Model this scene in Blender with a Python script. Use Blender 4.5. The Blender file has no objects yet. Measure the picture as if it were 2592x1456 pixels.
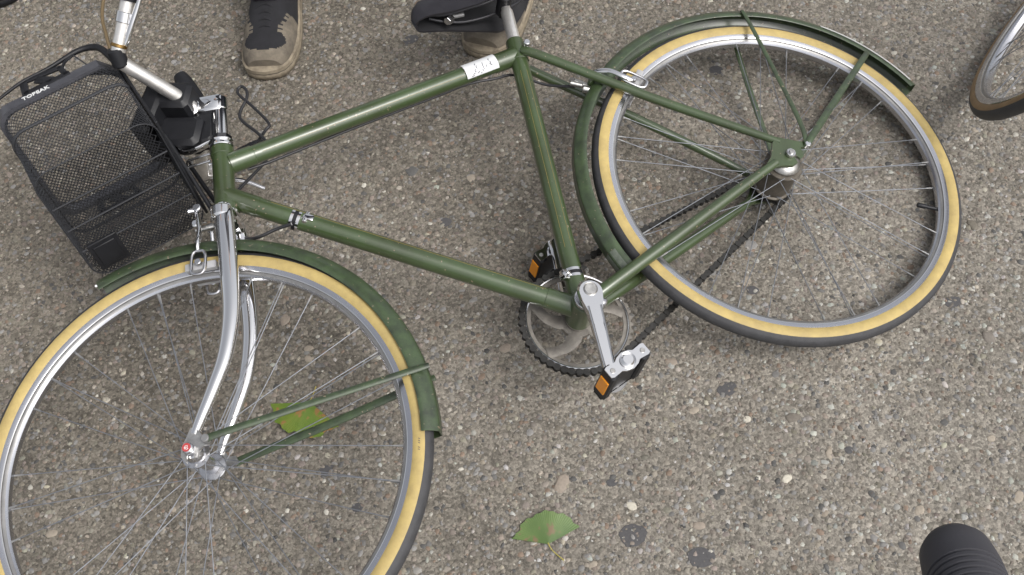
import bpy, math, random
import numpy as np
from mathutils import Vector, Matrix
random.seed(7)
RNG = np.random.default_rng(7)
R = math.radians
PI = math.pi
scene = bpy.context.scene
col = scene.collection

# ------------------------------------------------------------------ camera
cam_d = bpy.data.cameras.new('camera')
cam = bpy.data.objects.new('camera', cam_d)
col.objects.link(cam)
cam_d.sensor_fit = 'HORIZONTAL'
cam_d.angle = 2 * math.atan(1296 / 2719.68)
cam_d.clip_start = 0.02
cam_d.clip_end = 400
cam.matrix_world = Matrix(((0.9886, 0.1505, 0.0, 0.0),
                           (-0.1309, 0.8598, -0.4936, -0.9847),
                           (-0.0743, 0.4880, 0.8697, 1.7351),
                           (0, 0, 0, 1)))
scene.camera = cam

# ------------------------------------------------------------------ sky, sun, exposure
SUN_EL, SUN_AZ = R(56), R(128)      # azimuth clockwise from +Y: light from the lower right
world = bpy.data.worlds.new('World')
scene.world = world
world.use_nodes = True
wn = world.node_tree.nodes
wl = world.node_tree.links
sky = wn.new('ShaderNodeTexSky')
sky.sky_type = 'NISHITA'
sky.sun_disc = False
sky.sun_elevation = SUN_EL
sky.sun_rotation = SUN_AZ
sky.air_density = 1.0
sky.dust_density = 6.0
sky.ozone_density = 0.4
hs = wn.new('ShaderNodeHueSaturation')
hs.inputs['Saturation'].default_value = 0.22
wl.new(sky.outputs[0], hs.inputs['Color'])
bg = wn['Background']
wl.new(hs.outputs[0], bg.inputs[0])
bg.inputs[1].default_value = 0.15
sun_d = bpy.data.lights.new('sun', 'SUN')
sun_d.energy = 0.75
sun_d.angle = R(24)
sun_d.color = (1.0, 0.975, 0.94)
sun = bpy.data.objects.new('sun', sun_d)
col.objects.link(sun)
sd = Vector((math.sin(SUN_AZ) * math.cos(SUN_EL), math.cos(SUN_AZ) * math.cos(SUN_EL), math.sin(SUN_EL)))
sun.rotation_euler = sd.to_track_quat('Z', 'Y').to_euler()
scene.view_settings.view_transform = 'Standard'
scene.view_settings.look = 'None'
scene.view_settings.exposure = 0.38
scene.view_settings.gamma = 1.0
scene.view_settings.use_curve_mapping = False
scene.render.engine = 'CYCLES'

# ------------------------------------------------------------------ materials
def mat(name, c=(.5, .5, .5), rough=.5, metal=0., coat=0., coat_rough=.1, spec=.5, var=0., vscale=30., bump=0., bscale=200., tint=None, chips=0.):
    m = bpy.data.materials.new(name)
    m.use_nodes = True
    nt = m.node_tree
    b = nt.nodes['Principled BSDF']
    b.inputs['Roughness'].default_value = rough
    b.inputs['Metallic'].default_value = metal
    b.inputs['Coat Weight'].default_value = coat
    b.inputs['Coat Roughness'].default_value = coat_rough
    b.inputs['Specular IOR Level'].default_value = spec
    b.inputs['Base Color'].default_value = (*c, 1)
    tc = nt.nodes.new('ShaderNodeTexCoord')
    if var > 0:
        n = nt.nodes.new('ShaderNodeTexNoise')
        n.inputs['Scale'].default_value = vscale
        n.inputs['Detail'].default_value = 6
        n.inputs['Roughness'].default_value = .7
        nt.links.new(tc.outputs['Object'], n.inputs['Vector'])
        r = nt.nodes.new('ShaderNodeValToRGB')
        t = tint or c
        r.color_ramp.elements[0].position = .32
        r.color_ramp.elements[1].position = .72
        r.color_ramp.elements[0].color = (*[max(0, x * (1 - var)) for x in t], 1)
        r.color_ramp.elements[1].color = (*[min(1, x * (1 + var)) for x in c], 1)
        nt.links.new(n.outputs['Fac'], r.inputs[0])
        nt.links.new(r.outputs[0], b.inputs['Base Color'])
        if chips:
            cn = nt.nodes.new('ShaderNodeTexNoise'); cn.inputs['Scale'].default_value = 150; cn.inputs['Detail'].default_value = 3
            mpp = nt.nodes.new('ShaderNodeMapping'); mpp.inputs['Scale'].default_value = (1., 1., .35)
            nt.links.new(tc.outputs['Object'], mpp.inputs[0]); nt.links.new(mpp.outputs[0], cn.inputs['Vector'])
            cr_r = nt.nodes.new('ShaderNodeValToRGB')
            cr_r.color_ramp.elements[0].position = chips; cr_r.color_ramp.elements[0].color = (0, 0, 0, 1)
            cr_r.color_ramp.elements[1].position = chips + .02; cr_r.color_ramp.elements[1].color = (1, 1, 1, 1)
            nt.links.new(cn.outputs['Fac'], cr_r.inputs[0])
            cm = nt.nodes.new('ShaderNodeMix'); cm.data_type = 'RGBA'; cm.inputs['B'].default_value = (.20, .16, .11, 1)
            nt.links.new(cr_r.outputs[0], cm.inputs['Factor']); nt.links.new(r.outputs[0], cm.inputs['A'])
            nt.links.new(cm.outputs['Result'], b.inputs['Base Color'])
        mr = nt.nodes.new('ShaderNodeMapRange')
        mr.inputs['To Min'].default_value = max(0.02, rough - .08)
        mr.inputs['To Max'].default_value = min(1, rough + .12)
        nt.links.new(n.outputs['Fac'], mr.inputs[0])
        nt.links.new(mr.outputs[0], b.inputs['Roughness'])
    if bump > 0:
        n2 = nt.nodes.new('ShaderNodeTexNoise')
        n2.inputs['Scale'].default_value = bscale
        n2.inputs['Detail'].default_value = 4
        nt.links.new(tc.outputs['Object'], n2.inputs['Vector'])
        bp = nt.nodes.new('ShaderNodeBump')
        bp.inputs['Strength'].default_value = bump
        bp.inputs['Distance'].default_value = .002
        nt.links.new(n2.outputs['Fac'], bp.inputs['Height'])
        nt.links.new(bp.outputs[0], b.inputs['Normal'])
    return m

M_GREEN = mat('green_paint', (.042, .070, .024), .34, coat=.9, coat_rough=.12, var=.16, vscale=14, tint=(.040, .056, .021), chips=.69, bump=.05, bscale=90)
M_GOLD = mat('gold_line', (.20, .16, .05), .45)
M_GREEN_D = mat('green_paint_worn', (.038, .062, .024), .40, chips=.685, coat=.6, coat_rough=.2, var=.4, vscale=40, tint=(.036, .050, .028), bump=.06, bscale=120)
M_CHROME = mat('chrome', (.78, .78, .79), .06, 1.)
M_STEEL = mat('dull_steel', (.52, .51, .49), .34, 1., var=.25, vscale=90)
M_ALLOY = mat('alloy', (.62, .62, .64), .20, 1., var=.06, vscale=30)
M_LIP = mat('rim_lip', (.80, .80, .80), .12, 1.)
M_WELL = mat('rim_well', (.30, .295, .29), .38, .8, var=.2, vscale=20)
M_RIM = mat('rim_metal', (.56, .565, .60), .24, 1., var=.05, vscale=9)
M_SPOKE = mat('spoke_metal', (.20, .21, .23), .5, .6, var=.3, vscale=30)
M_NIPPLE = mat('nipple_metal', (.22, .22, .22), .5, .4)
M_RUBBER = mat('tyre_rubber', (.043, .043, .046), .62, var=.25, vscale=60, bump=.2, bscale=500)
M_TAN = mat('tan_sidewall', (.44, .335, .125), .62, var=.12, vscale=40, tint=(.40, .30, .12), bump=.08, bscale=300)
M_BROWN = mat('brown_sidewall', (.23, .15, .075), .65, var=.2, vscale=40)
M_BLACK = mat('black_plastic', (.012, .0125, .015), .46, spec=.35, var=.25, vscale=60)
M_WIRE = mat('black_wire', (.026, .027, .031), .38)
M_RIMBAND = mat('basket_band', (.062, .063, .072), .28, var=.2, vscale=60)
M_CABLE = mat('black_cable', (.02, .02, .023), .42)
M_TANCABLE = mat('tan_cable', (.16, .115, .06), .5)
M_LEATHER = mat('saddle_vinyl', (.020, .0192, .0235), .40, var=.2, vscale=60, bump=.12, bscale=350)
M_POST = mat('brushed_post', (.78, .76, .73), .32, .8, var=.15, vscale=50)
M_UNDER = mat('saddle_underside', (.010, .010, .012), .7, var=.3, vscale=80)
M_RAIL = mat('dark_rail', (.05, .05, .055), .45, .6)
M_ORANGE = mat('amber_reflector', (.85, .30, .008), .25, coat=.3, bump=.2, bscale=700)
M_CHAIN = mat('greasy_chain', (.030, .029, .027), .45, .35, var=.4, vscale=150)
M_HUB = mat('grimy_hub', (.13, .115, .095), .5, .5, var=.35, vscale=60)
M_RING = mat('chainring_metal', (.19, .175, .155), .52, .45, var=.35, vscale=50)
M_WHITE = mat('white_paint', (.70, .71, .70), .38, coat=.3, var=.06, vscale=40)
M_PAPER = mat('white_sticker', (.60, .61, .62), .5)
M_INK = mat('ink', (.07, .07, .09), .6)
M_RED = mat('red_cap', (.42, .06, .06), .35)
M_PAD = mat('brake_pad', (.38, .38, .39), .55, var=.1)
M_BARE = mat('bare_scuffed_metal', (.13, .15, .12), .45, .2, var=.35, vscale=90)
M_BRASS = mat('brass_ring', (.35, .22, .08), .3, 1.)
M_SHOE_B = mat('black_suede', (.014, .014, .017), .9, var=.3, vscale=60, bump=.2, bscale=600)
M_SHOE_T = mat('taupe_suede', (.170, .146, .112), .9, var=.30, vscale=26, tint=(.12, .102, .082), bump=.2, bscale=500)
M_SOLE = mat('scuffed_sole', (.26, .22, .16), .75, var=.32, vscale=30, tint=(.19, .155, .11), bump=.1, bscale=250)
M_SOLELINE = mat('sole_line', (.55, .53, .46), .6)
M_DARKLINE = mat('sole_groove', (.05, .045, .04), .8)
M_SOCK = mat('pale_green_sock', (.20, .34, .25), .95, bump=.3, bscale=900)
M_SOCKW = mat('white_tab', (.55, .56, .62), .8)
M_YELLOW = mat('yellow_tab', (.55, .42, .05), .7)
M_DENIM = mat('dark_denim', (.018, .021, .032), .9, var=.25, vscale=40, bump=.3, bscale=400)
M_SHIRT = mat('grey_shirt', (.09, .09, .10), .9, bump=.2, bscale=300)
M_SKIN = mat('skin', (.45, .27, .19), .5, var=.08)
M_HAIR = mat('hair', (.02, .014, .01), .6)
M_GRIP = mat('grip_rubber', (.044, .044, .053), .62, var=.12, vscale=40, bump=.06, bscale=500)

# ------------------------------------------------------------------ mesh helpers
def V(*a): return Vector(a)

def catmull(pts, n=8):
    P = [Vector(p) for p in pts]
    out = []
    for i in range(len(P) - 1):
        p0 = P[i - 1] if i > 0 else P[i] * 2 - P[i + 1]
        p3 = P[i + 2] if i + 2 < len(P) else P[i + 1] * 2 - P[i]
        for k in range(n):
            t = k / n
            out.append(.5 * ((2 * P[i]) + (P[i + 1] - p0) * t + (2 * p0 - 5 * P[i] + 4 * P[i + 1] - p3) * t * t
                             + (3 * P[i] - p0 - 3 * P[i + 1] + p3) * t ** 3))
    out.append(P[-1])
    return out

def lerp_list(vals, n):
    v = list(vals)
    return [v[min(int(t), len(v) - 2)] * (1 - (t - min(int(t), len(v) - 2))) + v[min(int(t), len(v) - 2) + 1] * (t - min(int(t), len(v) - 2))
            for t in np.linspace(0, len(v) - 1, n)]

class MB:
    def __init__(s):
        s.v, s.f, s.m = [], [], []
    def tube(s, pts, r, n=12, cap=True, m=0, closed=False, flat=None, up=None):
        """flat=(axis vector, factor): squeeze the section along an axis."""
        P = [Vector(p) for p in pts]
        rs = list(r) if hasattr(r, '__len__') else [r] * len(P)
        if len(rs) != len(P): rs = lerp_list(rs, len(P))
        base = len(s.v)
        T = []
        L = len(P)
        for i in range(L):
            if closed: t = P[(i + 1) % L] - P[i - 1]
            else: t = P[min(i + 1, L - 1)] - P[max(i - 1, 0)]
            T.append(t.normalized())
        ref = Vector(up) if up else (Vector((0, 0, 1)) if abs(T[0].z) < .9 else Vector((1, 0, 0)))
        u = (ref - T[0] * ref.dot(T[0])).normalized()
        for i in range(L):
            u = (u - T[i] * u.dot(T[i]))
            u = u.normalized() if u.length > 1e-9 else T[i].orthogonal().normalized()
            w = T[i].cross(u)
            for k in range(n):
                a = 2 * PI * k / n
                d = u * math.cos(a) * rs[i] + w * math.sin(a) * rs[i]
                if flat:
                    ax, fac = flat
                    d = d - Vector(ax) * (d.dot(Vector(ax)) * (1 - fac))
                s.v.append(P[i] + d)
        rows = L if closed else L - 1
        for i in range(rows):
            j = (i + 1) % L
            for k in range(n):
                k2 = (k + 1) % n
                s.f.append((base + i * n + k, base + i * n + k2, base + j * n + k2, base + j * n + k)); s.m.append(m)
        if cap and not closed:
            s.f.append(tuple(base + k for k in range(n))[::-1]); s.m.append(m)
            s.f.append(tuple(base + (L - 1) * n + k for k in range(n))); s.m.append(m)
        return s
    def lathe(s, prof, seg=96, m=0, frame=None, a0=0., a1=2 * PI, closed_prof=False, caps=False):
        """prof: (radius, z) list about local z; m: int or list per profile edge."""
        base = len(s.v)
        full = abs(a1 - a0 - 2 * PI) < 1e-6
        cnt = seg if full else seg + 1
        npf = len(prof)
        for i in range(cnt):
            a = a0 + (a1 - a0) * i / seg
            for (r, z) in prof:
                p = Vector((r * math.cos(a), r * math.sin(a), z))
                s.v.append(frame @ p if frame else p)
        edges = npf if closed_prof else npf - 1
        for i in range(seg):
            j = (i + 1) % cnt
            for k in range(edges):
                k2 = (k + 1) % npf
                s.f.append((base + i * npf + k, base + j * npf + k, base + j * npf + k2, base + i * npf + k2))
                s.m.append(m[k] if hasattr(m, '__len__') else m)
        if caps and not full:
            mm = m[0] if hasattr(m, '__len__') else m
            s.f.append(tuple(base + k for k in range(npf))); s.m.append(mm)
            s.f.append(tuple(base + (cnt - 1) * npf + k for k in range(npf))[::-1]); s.m.append(mm)
        return s
    def box(s, c, ax, ay, az, hx, hy, hz, bev=0., m=0):
        c, ax, ay, az = Vector(c), Vector(ax).normalized(), Vector(ay).normalized(), Vector(az).normalized()
        o = [(-hx + bev, -hy), (hx - bev, -hy), (hx, -hy + bev), (hx, hy - bev), (hx - bev, hy), (-hx + bev, hy), (-hx, hy - bev), (-hx, -hy + bev)] if bev > 0 else [(-hx, -hy), (hx, -hy), (hx, hy), (-hx, hy)]
        zs = [(-hz, bev), (-hz + bev, 0), (hz - bev, 0), (hz, bev)] if bev > 0 else [(-hz, 0), (hz, 0)]
        base = len(s.v); n = len(o)
        for z, ins in zs:
            for (x, y) in o:
                fx = (hx - ins) / hx; fy = (hy - ins) / hy
                s.v.append(c + ax * x * fx + ay * y * fy + az * z)
        for i in range(len(zs) - 1):
            for k in range(n):
                k2 = (k + 1) % n
                s.f.append((base + i * n + k, base + i * n + k2, base + (i + 1) * n + k2, base + (i + 1) * n + k)); s.m.append(m)
        s.f.append(tuple(base + k for k in range(n))[::-1]); s.m.append(m)
        s.f.append(tuple(base + (len(zs) - 1) * n + k for k in range(n))); s.m.append(m)
        return s
    def prism(s, outline, z0, z1, m=0, bev=0.):
        base = len(s.v); n = len(outline)
        c = Vector((sum(p[0] for p in outline) / n, sum(p[1] for p in outline) / n))
        lv = [(z0, 0), (z1, 0)] if bev <= 0 else [(z0, bev), (z0 + bev, 0), (z1 - bev, 0), (z1, bev)]
        for z, ins in lv:
            for p in outline:
                d = Vector(p) - c
                q = c + d * (1 - ins / max(d.length, 1e-6))
                s.v.append(Vector((q.x, q.y, z)))
        for i in range(len(lv) - 1):
            for k in range(n):
                k2 = (k + 1) % n
                s.f.append((base + i * n + k, base + i * n + k2, base + (i + 1) * n + k2, base + (i + 1) * n + k)); s.m.append(m)
        s.f.append(tuple(base + k for k in range(n))[::-1]); s.m.append(m)
        s.f.append(tuple(base + (len(lv) - 1) * n + k for k in range(n))); s.m.append(m)
        return s
    def sphere(s, c, r, m=0, seg=14, rings=8, squash=(1, 1, 1)):
        prof = [(max(1e-5, r * math.sin(PI * i / rings)), -r * math.cos(PI * i / rings)) for i in range(rings + 1)]
        base = len(s.v)
        s.lathe(prof, seg, m)
        for i in range(base, len(s.v)):
            p = s.v[i]; s.v[i] = Vector(c) + Vector((p.x * squash[0], p.y * squash[1], p.z * squash[2]))
        return s
    def grid(s, rows, m=0, mfun=None):
        base = len(s.v); nr = len(rows); nc = len(rows[0])
        for r_ in rows: s.v.extend(Vector(p) for p in r_)
        for i in range(nr - 1):
            for j in range(nc - 1):
                s.f.append((base + i * nc + j, base + i * nc + j + 1, base + (i + 1) * nc + j + 1, base + (i + 1) * nc + j))
                s.m.append(mfun(i, j) if mfun else m)
        return s
    def build(s, name, mats, parent=None, sharp=38, matrix=None):
        me = bpy.data.meshes.new(name)
        me.from_pydata([tuple(p) for p in s.v], [], s.f)
        for mm in (mats if isinstance(mats, (list, tuple)) else [mats]): me.materials.append(mm)
        me.polygons.foreach_set('material_index', s.m)
        me.polygons.foreach_set('use_smooth', [True] * len(s.f))
        me.update()
        try: me.set_sharp_from_angle(angle=R(sharp))
        except Exception: pass
        return link(name, me, parent, matrix)

def link(name, data, parent=None, matrix=None):
    o = bpy.data.objects.new(name, data)
    col.objects.link(o)
    if parent: o.parent = parent
    if matrix is not None: o.matrix_local = matrix
    return o

def empty(name, parent=None, matrix=None):
    return link(name, None, parent, matrix)

def tag(o, label=None, cat=None, group=None, kind=None):
    if label: o['label'] = label
    if cat: o['category'] = cat
    if group: o['group'] = group
    if kind: o['kind'] = kind
    return o

def axes_frame(o, x, y, z):
    x, y, z, o = Vector(x), Vector(y), Vector(z), Vector(o)
    return Matrix(((x.x, y.x, z.x, o.x), (x.y, y.y, z.y, o.y), (x.z, y.z, z.z, o.z), (0, 0, 0, 1)))

def cyl(o, d, r0, l0, l1, seg=20, m=0, r1=None, bev=.0):
    """MB cylinder along d from o+d*l0 to o+d*l1"""
    d = Vector(d).normalized(); o = Vector(o)
    x = d.orthogonal().normalized(); y = d.cross(x)
    fr = axes_frame(o, x, y, d)
    r1 = r0 if r1 is None else r1
    b = min(bev, r0 * .5)
    prof = [(1e-5, l0), (r0 - b, l0), (r0, l0 + b), (r1, l1 - b), (r1 - b, l1), (1e-5, l1)]
    return MB().lathe(prof, seg, m, fr)

def join(*mbs):
    o = MB()
    for b in mbs:
        k = len(o.v)
        o.v += b.v; o.f += [tuple(i + k for i in f) for f in b.f]; o.m += b.m
    return o

# ------------------------------------------------------------------ ground
def ground_material():
    m = bpy.data.materials.new('exposed_aggregate_concrete')
    m.use_nodes = True
    nt = m.node_tree; N = nt.nodes; L = nt.links
    b = N['Principled BSDF']
    b.inputs['Roughness'].default_value = .85
    b.inputs['Specular IOR Level'].default_value = .3
    tc = N.new('ShaderNodeTexCoord')
    big = N.new('ShaderNodeTexNoise'); big.inputs['Scale'].default_value = 2.3; big.inputs['Detail'].default_value = 5
    mid = N.new('ShaderNodeTexNoise'); mid.inputs['Scale'].default_value = 34; mid.inputs['Detail'].default_value = 8; mid.inputs['Roughness'].default_value = .75
    vor = N.new('ShaderNodeTexVoronoi'); vor.inputs['Scale'].default_value = 190
    vor2 = N.new('ShaderNodeTexVoronoi'); vor2.inputs['Scale'].default_value = 380
    for n in (big, mid, vor, vor2): L.new(tc.outputs['Object'], n.inputs['Vector'])
    r1 = N.new('ShaderNodeValToRGB')
    r1.color_ramp.elements[0].position = .3; r1.color_ramp.elements[0].color = (.134, .116, .096, 1)
    r1.color_ramp.elements[1].position = .7; r1.color_ramp.elements[1].color = (.210, .186, .157, 1)
    L.new(mid.outputs['Fac'], r1.inputs[0])
    # per-grain brightness
    def grain(v, lo, hi):
        sep = N.new('ShaderNodeSeparateColor'); L.new(v.outputs['Color'], sep.inputs[0])
        mr = N.new('ShaderNodeMapRange'); mr.inputs['To Min'].default_value = lo; mr.inputs['To Max'].default_value = hi
        L.new(sep.outputs[0], mr.inputs[0]); return mr
    g1, g2 = grain(vor, .62, 1.42), grain(vor2, .74, 1.26)
    mu = N.new('ShaderNodeMath'); mu.operation = 'MULTIPLY'; L.new(g1.outputs[0], mu.inputs[0]); L.new(g2.outputs[0], mu.inputs[1])
    gb = N.new('ShaderNodeMapRange'); gb.inputs['From Min'].default_value = .3; gb.inputs['From Max'].default_value = .7
    gb.inputs['To Min'].default_value = .80; gb.inputs['To Max'].default_value = 1.18
    L.new(big.outputs['Fac'], gb.inputs[0])
    mu2 = N.new('ShaderNodeMath'); mu2.operation = 'MULTIPLY'; L.new(mu.outputs[0], mu2.inputs[0]); L.new(gb.outputs[0], mu2.inputs[1])
    mx = N.new('ShaderNodeVectorMath'); mx.operation = 'SCALE'
    L.new(r1.outputs[0], mx.inputs[0]); L.new(mu2.outputs[0], mx.inputs['Scale'])
    # the lower right is worn to paler, greyer aggregate; the fall-off into shade towards the upper left is painted into the colour
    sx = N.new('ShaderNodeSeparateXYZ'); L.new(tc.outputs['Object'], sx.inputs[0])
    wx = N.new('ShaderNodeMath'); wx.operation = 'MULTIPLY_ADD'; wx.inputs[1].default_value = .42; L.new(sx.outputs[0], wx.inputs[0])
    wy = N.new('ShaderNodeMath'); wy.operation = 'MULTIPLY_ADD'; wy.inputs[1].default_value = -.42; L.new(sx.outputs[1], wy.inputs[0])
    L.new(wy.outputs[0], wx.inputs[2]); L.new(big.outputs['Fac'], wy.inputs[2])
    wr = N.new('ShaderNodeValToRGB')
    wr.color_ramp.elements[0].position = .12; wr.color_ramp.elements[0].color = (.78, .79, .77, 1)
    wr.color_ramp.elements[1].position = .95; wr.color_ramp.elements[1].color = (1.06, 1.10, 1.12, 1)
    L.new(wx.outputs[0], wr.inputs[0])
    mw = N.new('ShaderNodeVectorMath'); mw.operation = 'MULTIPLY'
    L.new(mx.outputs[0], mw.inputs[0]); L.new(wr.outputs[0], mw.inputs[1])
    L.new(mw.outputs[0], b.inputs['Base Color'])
    ad = N.new('ShaderNodeMath'); ad.operation = 'ADD'
    L.new(vor.outputs['Distance'], ad.inputs[0]); L.new(mid.outputs['Fac'], ad.inputs[1])
    bp = N.new('ShaderNodeBump'); bp.inputs['Strength'].default_value = .45; bp.inputs['Distance'].default_value = .0020; bp.invert = True
    L.new(ad.outputs[0], bp.inputs['Height']); L.new(bp.outputs[0], b.inputs['Normal'])
    return m

def stone_material(name, attr):
    m = bpy.data.materials.new(name); m.use_nodes = True
    nt = m.node_tree; N = nt.nodes; L = nt.links; b = N['Principled BSDF']
    b.inputs['Roughness'].default_value = .72; b.inputs['Specular IOR Level'].default_value = .35
    if attr == 'object':
        src = N.new('ShaderNodeObjectInfo'); out = src.outputs['Color']
    else:
        src = N.new('ShaderNodeVertexColor'); src.layer_name = attr; out = src.outputs['Color']
    tc = N.new('ShaderNodeNewGeometry')
    n = N.new('ShaderNodeTexNoise'); n.inputs['Scale'].default_value = 260; n.inputs['Detail'].default_value = 5
    L.new(tc.outputs['Position'], n.inputs['Vector'])
    mr = N.new('ShaderNodeMapRange'); mr.inputs['To Min'].default_value = .68; mr.inputs['To Max'].default_value = 1.3
    L.new(n.outputs['Fac'], mr.inputs[0])
    mx = N.new('ShaderNodeVectorMath'); mx.operation = 'SCALE'
    L.new(out, mx.inputs[0]); L.new(mr.outputs[0], mx.inputs['Scale']); L.new(mx.outputs[0], b.inputs['Base Color'])
    bp = N.new('ShaderNodeBump'); bp.inputs['Strength'].default_value = .3; bp.inputs['Distance'].default_value = .001
    L.new(n.outputs['Fac'], bp.inputs['Height']); L.new(bp.outputs[0], b.inputs['Normal'])
    return m

M_GROUND = ground_material()
M_STONE = stone_material('small_stone', 'Col')
M_PEBBLE = stone_material('pebble', 'object')

gm = MB()
xs = sorted(set([-90, -30, -8, -3] + [round(-2 + .5 * i, 2) for i in range(9)] + [3, 8, 30, 90]))
gm.grid([[(x, y, 0) for x in xs] for y in xs][::1])
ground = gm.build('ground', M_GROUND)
tag(ground, 'weathered grey-brown exposed aggregate concrete paving', kind='structure')

def stone_colour(n):
    u = RNG.random(n)
    base = np.array([.184, .162, .135])[None] * RNG.uniform(.70, 1.36, (n, 1)) * RNG.uniform(.96, 1.04, (n, 3))
    pale = np.array([.29, .265, .220])[None] * RNG.uniform(.7, 1.3, (n, 1)) * RNG.uniform(.96, 1.04, (n, 3))
    dark = np.array([.085, .083, .080])[None] * RNG.uniform(.75, 1.3, (n, 1))
    grey = np.array([.180, .174, .166])[None] * RNG.uniform(.65, 1.4, (n, 1))
    warm = np.array([.19, .142, .108])[None] * RNG.uniform(.8, 1.2, (n, 1))
    white = np.array([.42, .40, .35])[None] * RNG.uniform(.8, 1.2, (n, 1))
    c = base.copy()
    c[u > .60] = grey[u > .60]
    c[u > .80] = dark[u > .80]
    c[u > .86] = warm[u > .86]
    c[u > .92] = pale[u > .92]
    c[u > .991] = white[u > .991]
    return c

def gravel(n):
    K = 7
    x = RNG.uniform(-1.5, 1.5, n); y = RNG.uniform(-1.05, 1.35, n)
    far = RNG.random(n) < .34                     # thinner cover over the paving round about
    x[far] = RNG.uniform(-2.6, 2.8, far.sum()); y[far] = RNG.uniform(-1.9, 2.6, far.sum())
    size = .0019 + .0018 * RNG.gamma(1.5, .8, n)
    size = np.where(RNG.random(n) > .955, RNG.uniform(.005, .0088, n), np.minimum(size, .0070))
    asp = RNG.uniform(.55, 1.0, n); rot = RNG.uniform(0, 2 * PI, n)
    h = np.minimum(size * RNG.uniform(.16, .42, n), RNG.uniform(.0009, .0017, n))
    ang = np.linspace(0, 2 * PI, K, endpoint=False)[None] + RNG.uniform(-.3, .3, (n, K))
    rad = RNG.uniform(.72, 1.15, (n, K))
    ex = np.cos(ang) * rad * size[:, None]; ey = np.sin(ang) * rad * size[:, None] * asp[:, None]
    cx = ex * np.cos(rot)[:, None] - ey * np.sin(rot)[:, None]
    cy = ex * np.sin(rot)[:, None] + ey * np.cos(rot)[:, None]
    v = np.zeros((n, 2 * K + 1, 3))
    v[:, :K, 0] = x[:, None] + cx; v[:, :K, 1] = y[:, None] + cy; v[:, :K, 2] = -.0006
    s2 = RNG.uniform(.6, .8, (n, 1))
    tilt = RNG.normal(0, .12, (n, 2))
    v[:, K:2 * K, 0] = x[:, None] + cx * s2; v[:, K:2 * K, 1] = y[:, None] + cy * s2
    v[:, K:2 * K, 2] = h[:, None] * .8 + cx * s2 * tilt[:, :1] + cy * s2 * tilt[:, 1:]
    v[:, 2 * K, 0] = x; v[:, 2 * K, 1] = y; v[:, 2 * K, 2] = h
    k = np.arange(K); k2 = (k + 1) % K
    t = np.concatenate([np.stack([k, k2, K + k2], 1), np.stack([k, K + k2, K + k], 1), np.stack([K + k, K + k2, np.full(K, 2 * K)], 1)])
    F = (t[None] + (np.arange(n) * (2 * K + 1))[:, None, None]).reshape(-1, 3)
    me = bpy.data.meshes.new('gravel')
    me.vertices.add(n * (2 * K + 1)); me.vertices.foreach_set('co', v.reshape(-1))
    nf = len(F)
    me.loops.add(nf * 3); me.loops.foreach_set('vertex_index', F.reshape(-1).astype(np.int32))
    me.polygons.add(nf); me.polygons.foreach_set('loop_start', np.arange(0, nf * 3, 3, dtype=np.int32))
    try: me.polygons.foreach_set('loop_total', np.full(nf, 3, dtype=np.int32))
    except Exception: pass
    me.update(calc_edges=True)
    me.polygons.foreach_set('use_smooth', np.ones(nf, dtype=bool))
    ca = me.color_attributes.new('Col', 'FLOAT_COLOR', 'POINT')
    sc = stone_colour(n)
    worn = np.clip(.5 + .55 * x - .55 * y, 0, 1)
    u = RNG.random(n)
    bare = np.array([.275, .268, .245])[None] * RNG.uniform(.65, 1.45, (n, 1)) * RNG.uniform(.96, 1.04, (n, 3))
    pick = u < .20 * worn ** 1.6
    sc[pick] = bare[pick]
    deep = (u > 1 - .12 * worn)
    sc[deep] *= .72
    c = np.ones((n, 2 * K + 1, 4)); c[:, :, :3] = sc[:, None, :]
    ca.data.foreach_set('color', c.reshape(-1))
    me.materials.append(M_STONE)
    o = link('gravel', me, ground)
    tag(o, kind='stuff')
    return o
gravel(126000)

def pebble_mesh(i, dark=False):
    K = 9
    mb = MB()
    rr = [random.uniform(.75, 1.1) for _ in range(K)]
    asp = random.uniform(.55, .95)
    for lv, (s_, z) in enumerate(((1., -.12), (.94, .10), (.66, .24))):
        for k in range(K):
            a = 2 * PI * k / K
            mb.v.append(V(math.cos(a) * rr[k] * s_, math.sin(a) * rr[k] * s_ * asp, z + random.uniform(-.03, .03)))
    mb.v.append(V(0, 0, .27))
    for l in (0, 1):
        for k in range(K):
            k2 = (k + 1) % K
            mb.f.append((l * K + k, l * K + k2, (l + 1) * K + k2, (l + 1) * K + k)); mb.m.append(0)
    for k in range(K):
        mb.f.append((2 * K + k, 2 * K + (k + 1) % K, 3 * K)); mb.m.append(0)
    me = bpy.data.meshes.new('pebble')
    me.from_pydata([tuple(p) for p in mb.v], [], mb.f)
    me.polygons.foreach_set('use_smooth', [True] * len(mb.f))
    me.materials.append(M_PEBBLE); me.update()
    return me
PEB = [pebble_mesh(i) for i in range(12)]
def pebble(x, y, s, c, name='pebble', flat=1.):
    o = bpy.data.objects.new(name, random.choice(PEB)); col.objects.link(o)
    o.parent = ground; o.location = (x, y, 0); o.rotation_euler = (random.uniform(-.12, .12), random.uniform(-.12, .12), random.uniform(0, 6.28))
    o.scale = (s, s, s * flat); o.color = (*c, 1)
    return o
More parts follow.
